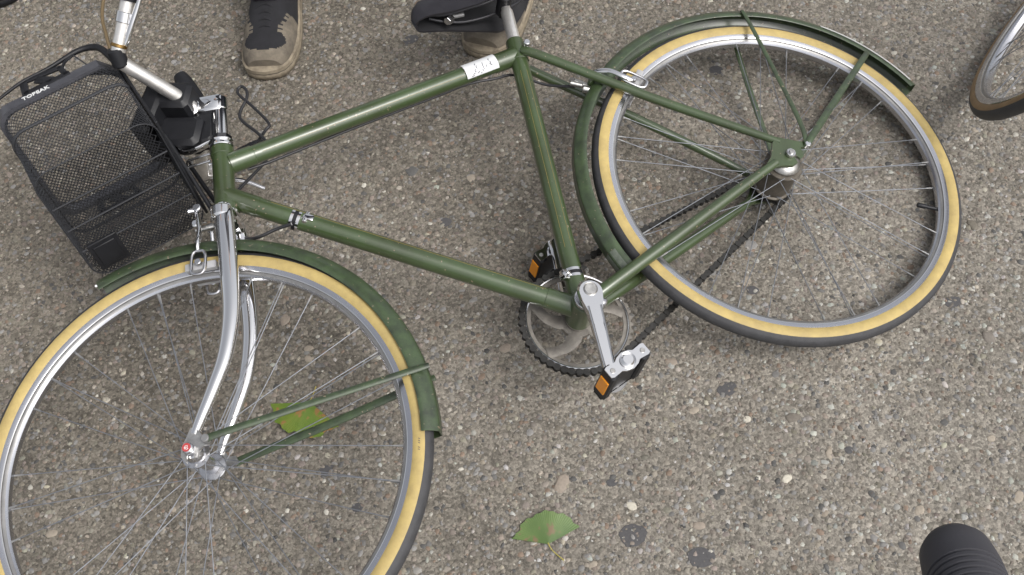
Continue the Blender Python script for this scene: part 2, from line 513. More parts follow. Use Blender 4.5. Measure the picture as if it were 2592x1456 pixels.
# noticeable single stones (position on the paving, half size in metres, colour)
MARKED = [(0.033, -0.389, 0.0200, 'k'), (-0.385, -0.062, 0.0110, 'p'), (-0.384, -0.083, 0.0110, 'p'), (-0.048, 0.260, 0.0100, 'p'), (0.141, -0.445, 0.0120, 'w'), (0.402, -0.439, 0.0110, 'w'), (0.597, -0.523, 0.0120, 'p'), (0.758, -0.526, 0.0130, 'p'), (0.939, 0.192, 0.0090, 'p'), (-0.029, -0.122, 0.0130, 'k'), (0.259, -0.198, 0.0130, 'k'), (-0.406, 0.260, 0.0065, 'w'), (-0.165, 0.392, 0.0055, 'w'), (0.559, 0.294, 0.0080, 'p'), (0.850, 0.490, 0.0090, 'p'), (-0.427, 0.005, 0.0140, 'k'), (0.277, -0.295, 0.0100, 'p'), (0.482, -0.408, 0.0120, 'p'), (0.243, -0.494, 0.0120, 'k'), (0.061, -0.531, 0.0100, 'p'), (-0.627, -0.331, 0.0100, 'p'), (-0.837, -0.340, 0.0120, 'p'), (0.026, -0.466, 0.0140, 'p'), (0.750, -0.423, 0.0090, 'p'), (0.363, -0.324, 0.0080, 'w')]
cp = dict(p=(.30, .26, .21), w=(.46, .43, .36), k=(.26, .22, .18))
for x, y, s, k in MARKED: pebble(x, y, s, cp[k], flat=.55)
cc = stone_colour(285)
for i in range(285):
    # spread over the paving the picture shows
    y = random.uniform(-.66, .95)
    hw = .74 + (y + .66) * .25
    x = random.uniform(-hw - .12, hw + .05)
    u = random.random()
    s = .0055 + .0045 * u * u + (.005 if u > .95 else 0)
    pebble(x, y, s, tuple(cc[i] * random.uniform(.85, 1.1)), flat=random.uniform(.35, .7))
# dark rounded spots (flattened dark stones, nearly flush)
sm = MB(); K = 26
for s_, z in ((1., -.1), (.96, .7), (.55, 1.)):
    for k in range(K):
        a = 2 * PI * k / K
        q = s_ * (1 + .04 * math.sin(3 * a + 1) + .03 * math.sin(5 * a) + .03 * math.sin(9 * a + 2))
        sm.v.append(V(math.cos(a) * q, math.sin(a) * q, z))
for l in (0, 1):
    for k in range(K): sm.f.append((l * K + k, l * K + (k + 1) % K, (l + 1) * K + (k + 1) % K, (l + 1) * K + k))
sm.f.append(tuple(2 * K + k for k in range(K)))
SPOT = bpy.data.meshes.new('dark_stone'); SPOT.from_pydata([tuple(p) for p in sm.v], [], sm.f); SPOT.materials.append(M_PEBBLE); SPOT.update()
for x, y, s in ((0.342, -0.265, 0.021), (0.134, -0.493, 0.026), (0.235, -0.545, 0.024), (-0.135, 0.645, 0.018), (-0.363, -0.303, 0.017), (0.772, -0.165, 0.016), (0.482, 0.435, 0.017), (-0.108, 0.166, 0.014), (0.116, -0.400, 0.010), (-0.313, -0.376, 0.012), (0.432, -0.081, 0.013), (0.516, -0.406, 0.009)):
    o = pebble(x, y, s, (.074, .072, .074), name='dark_stone', flat=.05)
    o.data = SPOT; o.scale = (s * random.uniform(.82, 1.0), s * random.uniform(.6, .8), .0010); o.rotation_euler = (0, 0, random.uniform(-.4, .4))

# ------------------------------------------------------------------ the green bicycle
# bike frame: origin rear axle, x forward, y up, z towards the drive side (here: down, the side it lies on)
BIKE = Matrix(((-0.897746, -0.394907, -0.195193, 0.513017), (-0.410936, 0.910392, 0.048138, 0.102520),
               (0.158692, 0.123427, -0.979583, 0.086693), (0, 0, 0, 1)))
bike = empty('bicycle', None, BIKE)
tag(bike, 'dark green town bicycle lying on its side with a black wire front basket', 'bicycle')
P0 = V(1.06486, -.021, 0.)
SF, SA, SN = V(.90043, .35405, .25272), V(-.36593, .93064, 0), V(-.23519, -.09248, .96754)
STEER = axes_frame(P0, SF, SA, SN)         # steered frame: x forward, y up the steering axis, z right
HEADF = axes_frame(P0, (.93064, .36593, 0), (-.36593, .93064, 0), (0, 0, 1))
BB = V(.4765, -.0617, 0)

# ---- frame
frame = empty('frame', bike)
def head(u): return P0 + SA * u
hm = join(cyl(P0, SA, .0182, .4235, .548, 28), cyl(P0, SA, .0198, .4215, .437, 28, bev=.001), cyl(P0, SA, .0198, .533, .5495, 28, bev=.001))
hm.build('head_tube', M_GREEN, frame)
tt0, tt1 = head(.529) , V(.2955, .4452, 0)
def tubes(name, pts, r, m=M_GREEN, n=20, parent=frame, extra=None):
    b = MB().tube(pts, r, n)
    if extra: b = join(b, *extra)
    return b.build(name, m, parent)
tt_d = (tt1 - V(.866, .4577, 0)).normalized()
tubes('top_tube', [V(.868, .4577, 0), tt1], .0162, extra=[cyl(V(.866, .4577, 0), tt_d, .0186, .0, .045, 24, bev=.001, r1=.0172), cyl(tt1, -tt_d, .0184, .0, .050, 24, bev=.001, r1=.0172)])
dt0, dt1 = V(.9, .4022, 0), BB + V(.002, .003, 0)
dt_d = (dt1 - dt0).normalized()
tubes('down_tube', [dt0, dt1], .0168, extra=[cyl(dt0, dt_d, .0186, .0, .062, 24, bev=.001, r1=.0176), cyl(dt1, -dt_d, .0188, .0, .06, 24, bev=.001, r1=.0176)])
st0, st1 = V(.2789, .4761, 0), BB
st_d = (st1 - st0).normalized()
tubes('seat_tube', [st0 + st_d * .001, st1], .0165, extra=[cyl(st0, st_d, .0172, .0, .05, 24, bev=.001, r1=.0185), cyl(st1, -st_d, .0188, 0, .062, 24, bev=.001, r1=.0174)])
bbm = join(cyl(BB, (0, 0, 1), .0225, -.034, .034, 28, bev=.001))
bbm.build('bottom_bracket', M_GREEN, frame)
cyl(BB, (0, 0, 1), .0205, -.043, -.0342, 24, bev=.001).build('bearing_cup', M_ALLOY, frame)
cyl(BB, (0, 0, 1), .0205, .0342, .041, 24, bev=.001).build('bearing_cup', M_STEEL, frame)
for sgn in (-1, 1):
    p0 = V(.285, .4365, sgn * .0165)
    pts = catmull([p0, V(.270, .416, sgn * .0245), V(.1372, .2290, sgn * .036), V(.048, .104, sgn * .050), V(-.003, .031, sgn * .0600)], 6)
    MB().tube(pts, [.0075, .0090, .0088, .0080, .0066], 14).build('seat_stay', M_GREEN, frame)
    pts = catmull([BB + V(-.018, .0015, sgn * .018), V(.425, -.0560, sgn * .027), V(.28, -.036, sgn * .040), V(.13, -.014, sgn * .052), V(.032, -.001, sgn * .0600)], 6)
    MB().tube(pts, [.0118, .0118, .0112, .0098, .0078], 16).build('chain_stay', M_GREEN, frame)
    dl = [(-.004, .040), (.012, .036), (.034, .012), (.050, .004), (.046, -.008), (.024, -.014), (.010, -.022), (-.003, -.020), (-.004, -.007), (.004, -.006), (.007, 0), (.003, .007), (-.008, .006), (-.012, -.016), (-.022, -.014), (-.028, .004), (-.046, -.004), (-.048, .006), (-.030, .018)]
    d = MB(); d.prism(dl, -.0028, .0028)
    d.build('dropout', M_GREEN, frame, matrix=Matrix.Translation((0, 0, sgn * .0605)))
MB().tube([V(.205, .325, -.03), V(.205, .325, .03)], .006, 12).build('stay_bridge', M_GREEN, frame)
# seat binder bolt
join(cyl(V(.2715, .4490, 0), (0, 0, 1), .0065, -.027, -.016, 16, bev=.0015), cyl(V(.2715, .4490, 0), (0, 0, 1), .0045, -.018, .024, 12)).build('binder_bolt', M_CHROME, frame)
# chrome cable clamps
def clamp(at, d, r, side):
    d = Vector(d).normalized()
    b = join(cyl(at, d, r + .0013, -.0085, -.0035, 28), cyl(at, d, r + .0013, .0030, .0080, 28), cyl(at, d, r + .0009, -.0035, .0030, 28, m=1))
    nrm = Vector(side).normalized()
    b.box(at + nrm * (r + .006), d, nrm.cross(d), nrm, .0085, .006, .006, .001)
    b2 = cyl(at + nrm * (r + .005) , nrm.cross(d), .0042, -.011, .011, 12, bev=.001)
    return join(b, b2)
clamp(V(.8148, .3060, 0), dt_d, .0168, (-.52, -.40, -.55)).build('cable_clamp', [M_CHROME, M_BLACK], frame)
clamp(V(.4548, -.0010, 0), st_d, .0165, (.80, .15, -.58)).build('cable_clamp', [M_CHROME, M_BLACK], frame)
# thin gold lining along the tubes
def pin(p, d, r, l0, l1, ang):
    d = Vector(d).normalized(); n1 = V(-d.y, d.x, 0)
    o_ = n1 * (r * math.sin(ang)) + V(0, 0, -r * math.cos(ang))
    MB().tube([Vector(p) + o_ + d * l0, Vector(p) + o_ + d * l1], .00042, 6).build('pinstripe', M_GOLD, frame)
pin(V(.868, .4577, 0), tt_d, .0162, .06, .455, R(32))
pin(st0, st_d, .0165, .08, .46, R(-18))
pin(st0, st_d, .0165, .08, .46, R(24))
pin(dt0, dt_d, .0168, .08, .56, R(-30))
# paper sticker wrapped on the top tube, with faded pen strokes
def on_tube(s_, th, r):
    c = tt1 - tt_d * s_
    n1 = V(-tt_d.y, tt_d.x, 0)
    if n1.y < 0: n1 = -n1
    return c + n1 * (r * math.sin(th)) + V(0, 0, -1) * (r * math.cos(th))
stk = MB()
sA, sB, tA, tB = .0455, .1130, R(54), R(-62)
rows = []
for i in range(13):
    th = tA + (tB - tA) * i / 12
    rows.append([on_tube(sA + (sB - sA) * j / 8, th, .01885) for j in range(9)])
stk.grid(rows)
def stroke(pts, w=.0006):
    q = [(sA + (sB - sA) * a, tA + (tB - tA) * b_) for a, b_ in pts]
    for (s0, t0), (s1, t1) in zip(q[:-1], q[1:]):
        ds, dt_ = s1 - s0, (t1 - t0) * .018
        l = math.hypot(ds, dt_) or 1
        px, py = -dt_ / l * w, ds / l * w / .018
        stk.grid([[on_tube(s0 + px, t0 + py, .0192), on_tube(s1 + px, t1 + py, .0192)], [on_tube(s0 - px, t0 - py, .0192), on_tube(s1 - px, t1 - py, .0192)]], m=1)
# faded handwriting running across the sticker (three short words)
for pts in (((.20, .40), (.24, .36), (.23, .48)), ((.22, .52), (.20, .60), (.25, .64), (.21, .72)), ((.22, .66), (.19, .76)),
            ((.44, .45), (.46, .62), (.45, .80)), ((.36, .62), (.36, .76)), ((.50, .76), (.49, .86)),
            ((.64, .36), (.67, .46)), ((.63, .50), (.66, .58), (.64, .66)), ((.70, .66), (.74, .74), (.70, .80)), ((.74, .82), (.81, .86)), ((.60, .80), (.66, .88)), ((.78, .92), (.86, .94)), ((.54, .88), (.57, .94))):
    stroke(pts)
stk.build('sticker', [M_PAPER, M_INK], frame)
# bolt eyelets on the dropouts
for sgn in (-1, 1):
    cyl(V(-.0410, .0010, 0), (0, 0, sgn), .0055, .060, .0715, 14, bev=.001).build('eyelet_bolt', M_CHROME, frame)

# ---- wheels
def make_wheel(parent, matrix, side_mat, kind, spoke_phase):
    w = empty('wheel', parent, matrix)
    RT = .3285; ar, az = (.0180, .0168) if kind != 'plain' else (.0155, .0142)
    prof, mats_ = [], []
    N_ = 40
    for i in range(N_ + 1):
        a = R(-138) + R(276) * i / N_                     # from the near bead over the tread to the far bead
        prof.append((RT + ar * math.cos(a) + (.0008 if abs(a) < R(42) else 0), az * math.sin(a)))
    for i in range(N_):
        a = R(-138) + R(276) * (i + .5) / N_
        mats_.append(0 if abs(a) < R(63) else 1)
    MB().lathe(prof, 144, mats_).build('tyre', [M_RUBBER, side_mat], w, sharp=60)
    half = [(.3185, -.0098), (.3218, -.0122), (.3222, -.0135), (.3208, -.0142), (.3112, -.0134), (.3098, -.0126), (.3092, -.0105), (.3062, -.0098), (.3048, -.0088), (.3020, -.0050), (.3014, 0)]
    prof = half + [(r, -z) for r, z in half[:-1][::-1]]
    em = [1, 1, 1, 0, 1, 2, 2, 2, 0, 0]
    MB().lathe(prof, 144, em + em[::-1]).build('rim', [M_RIM, M_LIP, M_WELL], w, sharp=25)
    if kind == 'rear':
        near = [(.0001, -.0745), (.0042, -.0745), (.0048, -.0738), (.0048, -.0705), (.0085, -.0700), (.0085, -.0645), (.0060, -.0640), (.0060, -.0575), (.0100, -.0560), (.0125, -.0510), (.0215, -.0470), (.0268, -.0425), (.0285, -.0385), (.0262, -.0360), (.0262, -.0340)]
        MB().lathe(near, 40, 0).build('axle_cap', M_STEEL, w, sharp=30)
        barrel = [(.0262, -.0345), (.0350, -.0340), (.0358, -.0330), (.0350, -.0310), (.0330, -.0295), (.0330, .0280), (.0360, .0300), (.0365, .0320), (.0355, .0335), (.0220, .0350), (.0220, .040), (.0060, .045), (.0060, .072), (.0001, .072)]
        MB().lathe(barrel, 48, 0).build('hub', M_HUB, w, sharp=30)
        sp = MB(); o_ = []
        for k in range(18 * 4):
            a = 2 * PI * k / 72
            o_.append(((.0335 if k % 4 in (0, 1) else .0375) * math.cos(a), (.0335 if k % 4 in (0, 1) else .0375) * math.sin(a)))
        sp.prism(o_, .0430, .0455)
        sp.build('sprocket', M_CHAIN, w)
        hex_ = MB(); hex_.prism([(.0088 * math.cos(k * PI / 3), .0088 * math.sin(k * PI / 3)) for k in range(6)], -.0712, -.0638, bev=.0006)
        hex_.build('axle_nut', M_ALLOY, w)
        rf, zf = .0322, ((-.0325), .0268)
    else:
        hub = [(.0001, -.0500), (.0060, -.0498), (.0105, -.0480), (.0135, -.0440), (.0150, -.0380), (.0150, -.0345), (.0212, -.0335), (.0216, -.0315), (.0205, -.0302), (.0125, -.0280), (.0112, -.0180), (.0112, 0)]
        prof = hub + [(r, -z) for r, z in hub[:-1][::-1]]
        MB().lathe(prof, 40, 0).build('hub', M_ALLOY, w, sharp=30)
        if kind == 'front':
            for sg in (-1, 1):
                cyl((0, 0, 0), (0, 0, sg), .0098, .0545, .0612, 6, bev=.0008).build('axle_nut', M_ALLOY, w, sharp=25)
                cyl((0, 0, 0), (0, 0, sg), .0078, .0600, .0690, 24, bev=.002).build('axle_cap', M_ALLOY, w)
        rf, zf = .0185, (-.0325, .0325)
    if kind == 'front':
        # red end cap with its small white curl
        rc = cyl((0, 0, 0), (0, 0, -1), .0064, .0688, .0697, 24)
        for pts in ([(.0032, -.0012), (.0012, .0022), (-.0018, .0018), (-.0014, -.0008), (.0012, -.0006), (.0022, -.0030)], [(-.0026, -.0020), (-.0008, -.0034), (.0006, -.0030)]):
            rc = join(rc, MB().tube([V(x, y, -.0699) for x, y in pts], .00055, 6, m=1))
        rc.build('end_cap', [M_RED, M_WHITE], w)
    # 36 crossed spokes with nipples
    for side in (0, 1):
        for k in range(18):
            ah = spoke_phase + 2 * PI * (k + .5 * side) / 18
            sg = 1 if k % 2 else -1
            ar_ = spoke_phase + 2 * PI * (2 * k + side) / 36 + sg * 2 * PI * 4.5 / 36 * (1.0)
            zz = zf[side]
            p = V(rf * math.cos(ah), rf * math.sin(ah), zz + (.002 if k % 4 < 2 else -.002))
            q = V(.3010 * math.cos(ar_), .3010 * math.sin(ar_), .004 * (1 if side else -1))
            d = (q - p).normalized(); ln = (q - p).length
            s_ = MB().tube([p, p + d * (ln - .011)], .00082, 6)
            s_ = join(s_, MB().tube([p + d * (ln - .0135), p + d * (ln - .001), q + d * .002], [.0014, .0017, .0020], 8, m=1))
            s_.build('spoke', [M_SPOKE, M_NIPPLE], w)
    return w

rear = make_wheel(bike, Matrix.Identity(4), M_TAN, 'rear', R(7))
front_m = STEER @ Matrix.Translation((.0574, 0, 0))
front = make_wheel(bike, front_m, M_TAN, 'front', R(3))
# tyre valve of the rear wheel
va = math.atan2(-.1925, -.2190)
vd = V(math.cos(va), math.sin(va), 0)
join(MB().tube([vd * .3015, vd * .285, vd * .279], [.0034, .0034, .0032], 10), MB().tube([vd * .281, vd * .279, vd * .2665, vd * .2645], [.0042, .0046, .0046, .0034], 10)).build('valve', M_BLACK, rear)
va2 = R(-60); vd2 = V(math.cos(va2), math.sin(va2), 0)
join(MB().tube([vd2 * .3015, vd2 * .285, vd2 * .279], [.0034, .0034, .0032], 10), MB().tube([vd2 * .281, vd2 * .279, vd2 * .2665, vd2 * .2645], [.0042, .0046, .0046, .0034], 10)).build('valve', M_BLACK, front)
# size lettering moulded on the front sidewall: a few dark worn strokes
for w_, marks in ((front, ((R(93), 'a'),)), (front, ((R(187), 'b'),))):
    mk = MB()
    def sidept(a, r): return V(r * math.cos(a), r * math.sin(a), -(.0168 * math.sin(R(90)) - 0.0 if r < .329 else .0168 * math.sqrt(max(0, 1 - ((r - .3285) / .018) ** 2))) - .0003)
    for a, t in marks:
        if t == 'a': segs = [(a, .3235, a, .3305), (a - .012, .3245, a - .018, .3245), (a - .024, .3255, a - .030, .3245)]
        else: segs = [(a + .010 * i, .3275, a + .010 * i + .004, .3300) for i in range(6) if i != 3]
        for a0, r0, a1_, r1 in segs:
            mk.tube([sidept(a0, r0), sidept(a1_, r1)], .0005, 5)
    mk.build('sidewall_mark', M_INK, w_)

# ---- mudguards
def guard(parent, matrix, rad, a0, a1, mats_, split=None, name='mudguard', half=.0205, drop=.0205):
    prof = []
    for i in range(-8, 9):
        t = i / 8
        z = half * math.sin(t * PI / 2)
        r = rad - drop * (1 - math.cos(t * PI / 2)) + (.0022 if abs(i) in (2, 3) else 0)
        prof.append((r, z))
    inner = [(r - .0012, z * .965) for r, z in prof][::-1]
    loop = prof + inner
    b = MB().lathe(loop, 72, 0, None, a0, a1, closed_prof=True, caps=True)
    return b.build(name, mats_, parent, matrix=matrix, sharp=50)
mud_r = guard(bike, Matrix.Identity(4), .381, R(-6.5), R(174.5), M_GREEN_D)
pr = []
for i in range(-6, 9):
    t = i / 8
    pr.append((.3826 - .0205 * (1 - math.cos(t * PI / 2)) + (.0022 if abs(i) in (2, 3) else 0), .0211 * math.sin(t * PI / 2)))
MB().lathe(pr, 40, 0, None, R(141), R(172.5)).build('tail_patch', M_WHITE, mud_r)
bare = []
# worn bare patch near the lower front end
pr = []
for i in range(-6, 2):
    t = i / 8
    pr.append((.3828 - .0205 * (1 - math.cos(t * PI / 2)), .0207 * math.sin(t * PI / 2)))
MB().lathe(pr, 12, 0, None, R(-6.3), R(.5)).build('bare_patch', M_BARE, mud_r)
def stay(pts, r, parent, mat_=M_GREEN_D, flatax=(0, 0, 1), ff=.5):
    MB().tube(catmull(pts, 4), r, 10, flat=(flatax, ff)).build('stay', mat_, parent)
stay([V(-.0410, .003, -.0665), V(-.062, .05, -.0655), V(-.115, .20, -.046), V(-.1566, .3175, -.0265), V(-.1620, .335, -.020)], [.0045, .0048, .0045, .0042, .0036], mud_r)
stay([V(-.0410, .000, -.0680), V(-.06, .012, -.0690), V(-.17, .064, -.052), V(-.3132, .1300, -.0262), V(-.326, .1360, -.0225)], [.0055, .0062, .0066, .0062, .0045], mud_r)
stay([V(-.0410, .003, .0665), V(-.062, .05, .0655), V(-.115, .22, .046), V(-.1500, .3250, .0265), V(-.155, .340, .020)], [.0045, .0060, .0058, .0050, .004], mud_r)
stay([V(-.0410, .000, .0680), V(-.06, .012, .0690), V(-.17, .064, .052), V(-.3132, .1300, .0262), V(-.326, .1360, .0225)], [.0055, .0062, .0066, .0062, .0045], mud_r)
fm = STEER @ Matrix.Translation((.0690, .001, 0))
mud_f = guard(bike, fm, .3700, R(66), R(185.5), M_GREEN_D, half=.0228, drop=.0245)
# chrome tip bead at the front end
MB().tube([V(.374 * math.cos(R(65.4)) * .97, .374 * math.sin(R(65.4)) * .97, -.010), V(.369 * math.cos(R(65.4)), .369 * math.sin(R(65.4)), 0), V(.374 * math.cos(R(65.4)) * .97, .374 * math.sin(R(65.4)) * .97, .010)], [.002, .0035, .002], 10).build('tip_bead', M_CHROME, mud_f)
IF = Matrix.Translation((-.0574, 0, 0))
def fs(F, u, n): return V(F - .0690, u - .001, n)
stay([fs(.0314, .0095, -.0605), fs(.010, .014, -.060), fs(-.14, .040, -.042), fs(-.270, .0615, -.0265), fs(-.300, .066, -.0235)], [.0058, .0058, .0054, .0054, .0044], mud_f)
stay([fs(.0314, .0095, .0605), fs(.010, .014, .060), fs(-.14, .036, .044), fs(-.270, .0590, .0265), fs(-.300, .064, .0235)], [.0064, .0070, .0070, .0064, .005], mud_f)

# ---- fork
fork = empty('fork', bike, STEER)
for sgn in (-1, 1):
    pts = catmull([V(-.003, .412, sgn * .030), V(-.008, .385, sgn * .036), V(-.0125, .2763, sgn * .0415), V(-.0112, .2073, sgn * .044), V(.0010, .1431, sgn * .046), V(.0200, .0954, sgn * .048), V(.0440, .0439, sgn * .0495), V(.0524, .0241, sgn * .0505)], 6)
    MB().tube(pts, [.0160, .0162, .0152, .0138, .0120, .0102, .0080, .0068], 20, flat=((0, 0, 1), .78)).build('blade', M_CHROME, fork, sharp=50)
    o_ = [(.064, -.018), (.072, -.008), (.071, .006), (.062, .022), (.056, .034), (.047, .032), (.038, .0175), (.027, .017), (.024, .009), (.028, .003), (.038, .003), (.045, -.004), (.047, -.014), (.053, -.012), (.052, -.002), (.0574, .0055), (.062, -.002)]
    MB().prism(o_, sgn * .0525 - .0022, sgn * .0525 + .0022).build('dropout', M_STEEL, fork)
    cyl(V(.0314, .0100, 0), (0, 0, sgn), .0062, .0545, .0672, 16, bev=.0012).build('eyelet_bolt', M_NIPPLE, fork)
cr = join(MB().box(V(-.003, .407, 0), (1, 0, 0), (0, 1, 0), (0, 0, 1), .0165, .010, .044, .005), cyl(V(0, 0, 0), (0, 1, 0), .0225, .4125, .4205, 28, bev=.0015), cyl(V(0, 0, 0), (0, 1, 0), .0190, .395, .4125, 28))
for sgn in (-1, 1): cr = join(cr, cyl(V(-.004, .402, sgn * .034), (0, 1, 0), .0172, -.012, .009, 20, bev=.003))
cr.build('crown', M_CHROME, fork)

# ---- headset, stem, handlebar
hs_ = join(cyl((0, 0, 0), (0, 1, 0), .0215, .5497, .5560, 28, bev=.0015), cyl((0, 0, 0), (0, 1, 0), .0180, .5555, .5600, 28), cyl((0, 0, 0), (0, 1, 0), .0215, .5595, .5640, 28, bev=.0018), cyl((0, 0, 0), (0, 1, 0), .0185, .5635, .5735, 8, bev=.001))
hs_.build('headset', M_CHROME, bike, matrix=STEER)
bars = empty('handlebar', bike, STEER)
stem = join(cyl((0, 0, 0), (0, 1, 0), .0136, .572, .642, 24), cyl((0, 0, 0), (0, 1, 0), .0152, .628, .6575, 24, bev=.003), cyl((0, 0, 0), (0, 1, 0), .0062, .657, .661, 6, bev=.001))
stem = join(stem, MB().box(V(.020, .6430, -.001), (1, .05, 0), (-.05, 1, 0), (0, 0, 1), .028, .0158, .0155, .003), cyl(V(.047, .6425, 0), (0, 0, 1), .0185, -.018, .018, 24, bev=.003))
stem.build('stem', M_CHROME, bars)
def barpts(sgn):
    if sgn < 0:
        return [V(.047, .6425, 0), V(.049, .6430, -.030), V(.090, .6580, -.095), V(.1130, .6670, -.128), V(.1175, .6720, -.141), V(.1130, .6800, -.150), V(.098, .7020, -.167), V(.0640, .7530, -.210), V(.0270, .8100, -.257)]
    return [V(.047, .6425, sgn * .0), V(.049, .6430, sgn * .035), V(.080, .6400, sgn * .120), V(.0960, .6355, sgn * .166), V(.1005, .6375, sgn * .181), V(.0960, .6480, sgn * .194), V(.078, .668, sgn * .212), V(.046, .708, sgn * .247), V(.013, .749, sgn * .284)]
bp = [p for p in barpts(-1)[::-1]] + barpts(1)[1:]
MB().tube(catmull(bp, 5), .0118, 18).build('bar', M_POST, bars, sharp=50)
for sgn in (-1, 1):
    p = barpts(sgn)
    d = (p[8] - p[7]).normalized()
    gs = p[6] + (p[7] - p[6]) * .66
    pts = [gs, gs + d * .004, p[7] + d * .03, p[8] - d * .005, p[8] + d * .006]
    g = MB().tube(pts, [.0155, .0162, .0152, .0160, .0120], 18)
    for k in range(7):
        q = p[7] + d * (.004 + .0075 * k)
        g = join(g, MB().tube([q - d * .0016, q, q + d * .0016], [.0150, .0168, .0150], 18, cap=False))
    g.build('grip', M_BLACK, bars)
    c0 = p[6] + (p[7] - p[6]) * .30
    dd = (p[7] - p[6]).normalized()
    b = join(cyl(c0, dd, .0142, -.009, .009, 22, bev=.001))
    lev_dir = V(-.30, -.62, sgn * .72).normalized()
    b.build('lever_clamp', M_CHROME, bars)
    if sgn < 0:
        lp = [V(.1040, .6830, -.152), V(.0930, .6900, -.160), V(.0780, .7020, -.176), V(.0500, .7310, -.204), V(.0150, .7680, -.250)]
    else:
        lp = [V(.1000, .668, .196), V(.1010, .652, .205), V(.0720, .640, .215), V(.0380, .634, .226), V(.0011, .6156, .240)]
    MB().tube(catmull(lp, 6), [.0062, .0062, .0058, .0052, .0046, .0038], 12, flat=((0, 0, 1), .8)).build('brake_lever', M_CHROME, bars)
    MB().tube([c0, (c0 + lp[0]) / 2 + V(0, -.004, 0), lp[0]], [.008, .007, .006], 12).build('lever_bracket', M_ALLOY, bars)
# brass coloured ring on the near bend
q0 = barpts(-1)[5]; q1 = barpts(-1)[6]
cyl(q0, q1 - q0, .0135, .004, .010, 20, bev=.001).build('ring', M_BRASS, bars)
cyl(barpts(-1)[4] , barpts(-1)[5] - barpts(-1)[3], .0138, -.016, .016, 20, bev=.003).build('bar_sleeve', M_BLACK, bars)

# lamp bracket strip on the headset
st = MB().tube(catmull([V(.0, .567, -.006), V(.022, .5640, -.004), V(.045, .5585, -.002), V(.0678, .5600, 0), (.078, .575, 0), V(.0863, .5958, 0)], 5), .0075, 10, flat=((0, 1, 0), .28))
st.build('lamp_bracket', M_CHROME, bike, matrix=STEER)

# ---- brakes
def brake(matrix, arms, name='brake'):
    e = empty(name, bike, matrix)
    return e
fb = empty('brake', bike, STEER)
arm = MB().tube(catmull([V(.0430, .4310, -.010), V(.0440, .4200, -.014), V(.0410, .4050, -.020), V(.0370, .3800, -.028), V(.0370, .3560, -.036), V(.0385, .3400, -.034)], 6), [.0060, .0062, .0060, .0056, .0056, .0050], 12, flat=((1, 0, 0), .7))
arm.build('caliper_arm', M_CHROME, fb)
arm = MB().tube(catmull([V(.0300, .4100, .010), V(.0330, .4050, .020), V(.0360, .3800, .032), V(.0370, .3560, .038), V(.0385, .3400, .036)], 6), [.0060, .0062, .0060, .0056, .0050], 12, flat=((1, 0, 0), .7))
arm.build('caliper_arm', M_ALLOY, fb)
cyl(V(.0200, .4005, 0), (1, 0, 0), .0055, 0, .034, 12, bev=.001).build('pivot_bolt', M_STEEL, fb)
join(cyl(V(.0430, .4310, -.012), (.9, -.2, -.35), .0048, -.004, .018, 14, bev=.001), cyl(V(.0430, .4310, -.016), (0, 0, -1), .0070, -.006, .006, 16, bev=.0015)).build('cable_anchor', M_ALLOY, fb)
cyl(V(.0450, .3990, -.018), (0, 0, -1), .0066, -.006, .008, 16, bev=.002).build('adjuster_nut', M_CHROME, fb)
def shoe_holder(parent, c, ax, ay, az, L_=.021, W_=.0115):
    ring = []
    for k in range(20):
        a = 2 * PI * k / 20
        ring.append(Vector(c) + Vector(ax) * (W_ * math.copysign(abs(math.cos(a)) ** .6, math.cos(a))) + Vector(ay) * (L_ * math.copysign(abs(math.sin(a)) ** .6, math.sin(a))))
    b = MB().tube(ring, .0028, 8, closed=True)
    b = join(b, cyl(c, az, .0055, -.004, .005, 14, bev=.001))
    b.build('shoe_holder', M_ALLOY, parent)
shoe_holder(fb, V(.0395, .3190, -.0330), (1, .1, 0), (-.1, 1, 0), (0, 0, -1))
MB().box(V(.0385, .3160, -.0225), (1, .05, 0), (-.05, 1, 0), (0, 0, 1), .0255, .0065, .0055, .001).build('brake_pad', M_PAD, fb)
MB().box(V(.0385, .3160, .0225), (1, .05, 0), (-.05, 1, 0), (0, 0, 1), .0255, .0065, .0055, .001).build('brake_pad', M_PAD, fb)
shoe_holder(fb, V(.0395, .3150, .0330), (1, .1, 0), (-.1, 1, 0), (0, 0, 1))
MB().tube(catmull([V(.024, .300, .030), V(.022, .285, .030), V(.012, .284, .030), V(.010, .300, .030)], 5), .0016, 8).build('guide_wire', M_CHROME, fb)
rb = empty('brake', bike)
MB().tube(catmull([V(.2020, .3350, -.016), V(.1933, .3290, -.030), V(.1760, .3140, -.040), V(.1624, .2900, -.044), V(.1500, .2790, -.040)], 6), [.0040, .0058, .0056, .0052, .0045], 12, flat=((0, 0, 1), .6)).build('caliper_arm', M_CHROME, rb)
MB().tube(catmull([V(.2100, .3300, .014), V(.2000, .3250, .030), V(.1760, .3100, .040), V(.1500, .2790, .038)], 6), .0052, 12, flat=((0, 0, 1), .6)).build('caliper_arm', M_ALLOY, rb)
dirp = V(.79, -.61, 0)         # along the rim there
shoe_holder(rb, V(.1455, .2790, -.0380), V(-.55, -.83, 0), V(.83, -.55, 0), (0, 0, -1), .012, .026)
MB().box(V(.1330, .2820, -.0220), dirp, V(.61, .79, 0), (0, 0, 1), .0250, .0062, .0060, .001).build('brake_pad', M_PAD, rb)
MB().box(V(.1330, .2820, .0220), dirp, V(.61, .79, 0), (0, 0, 1), .0250, .0062, .0060, .001).build('brake_pad', M_PAD, rb)
join(cyl(V(.2080, .3230, 0), (.6, .8, 0), .0056, -.006, .030, 12, bev=.001), cyl(V(.2169, .3173, -.004), (.75, .66, 0), .0072, -.008, .008, 14, bev=.001), cyl(V(.2276, .3378, -.002), (.75, .66, 0), .0050, -.012, .012, 12, bev=.001)).build('pivot_bolt', M_STEEL, rb)

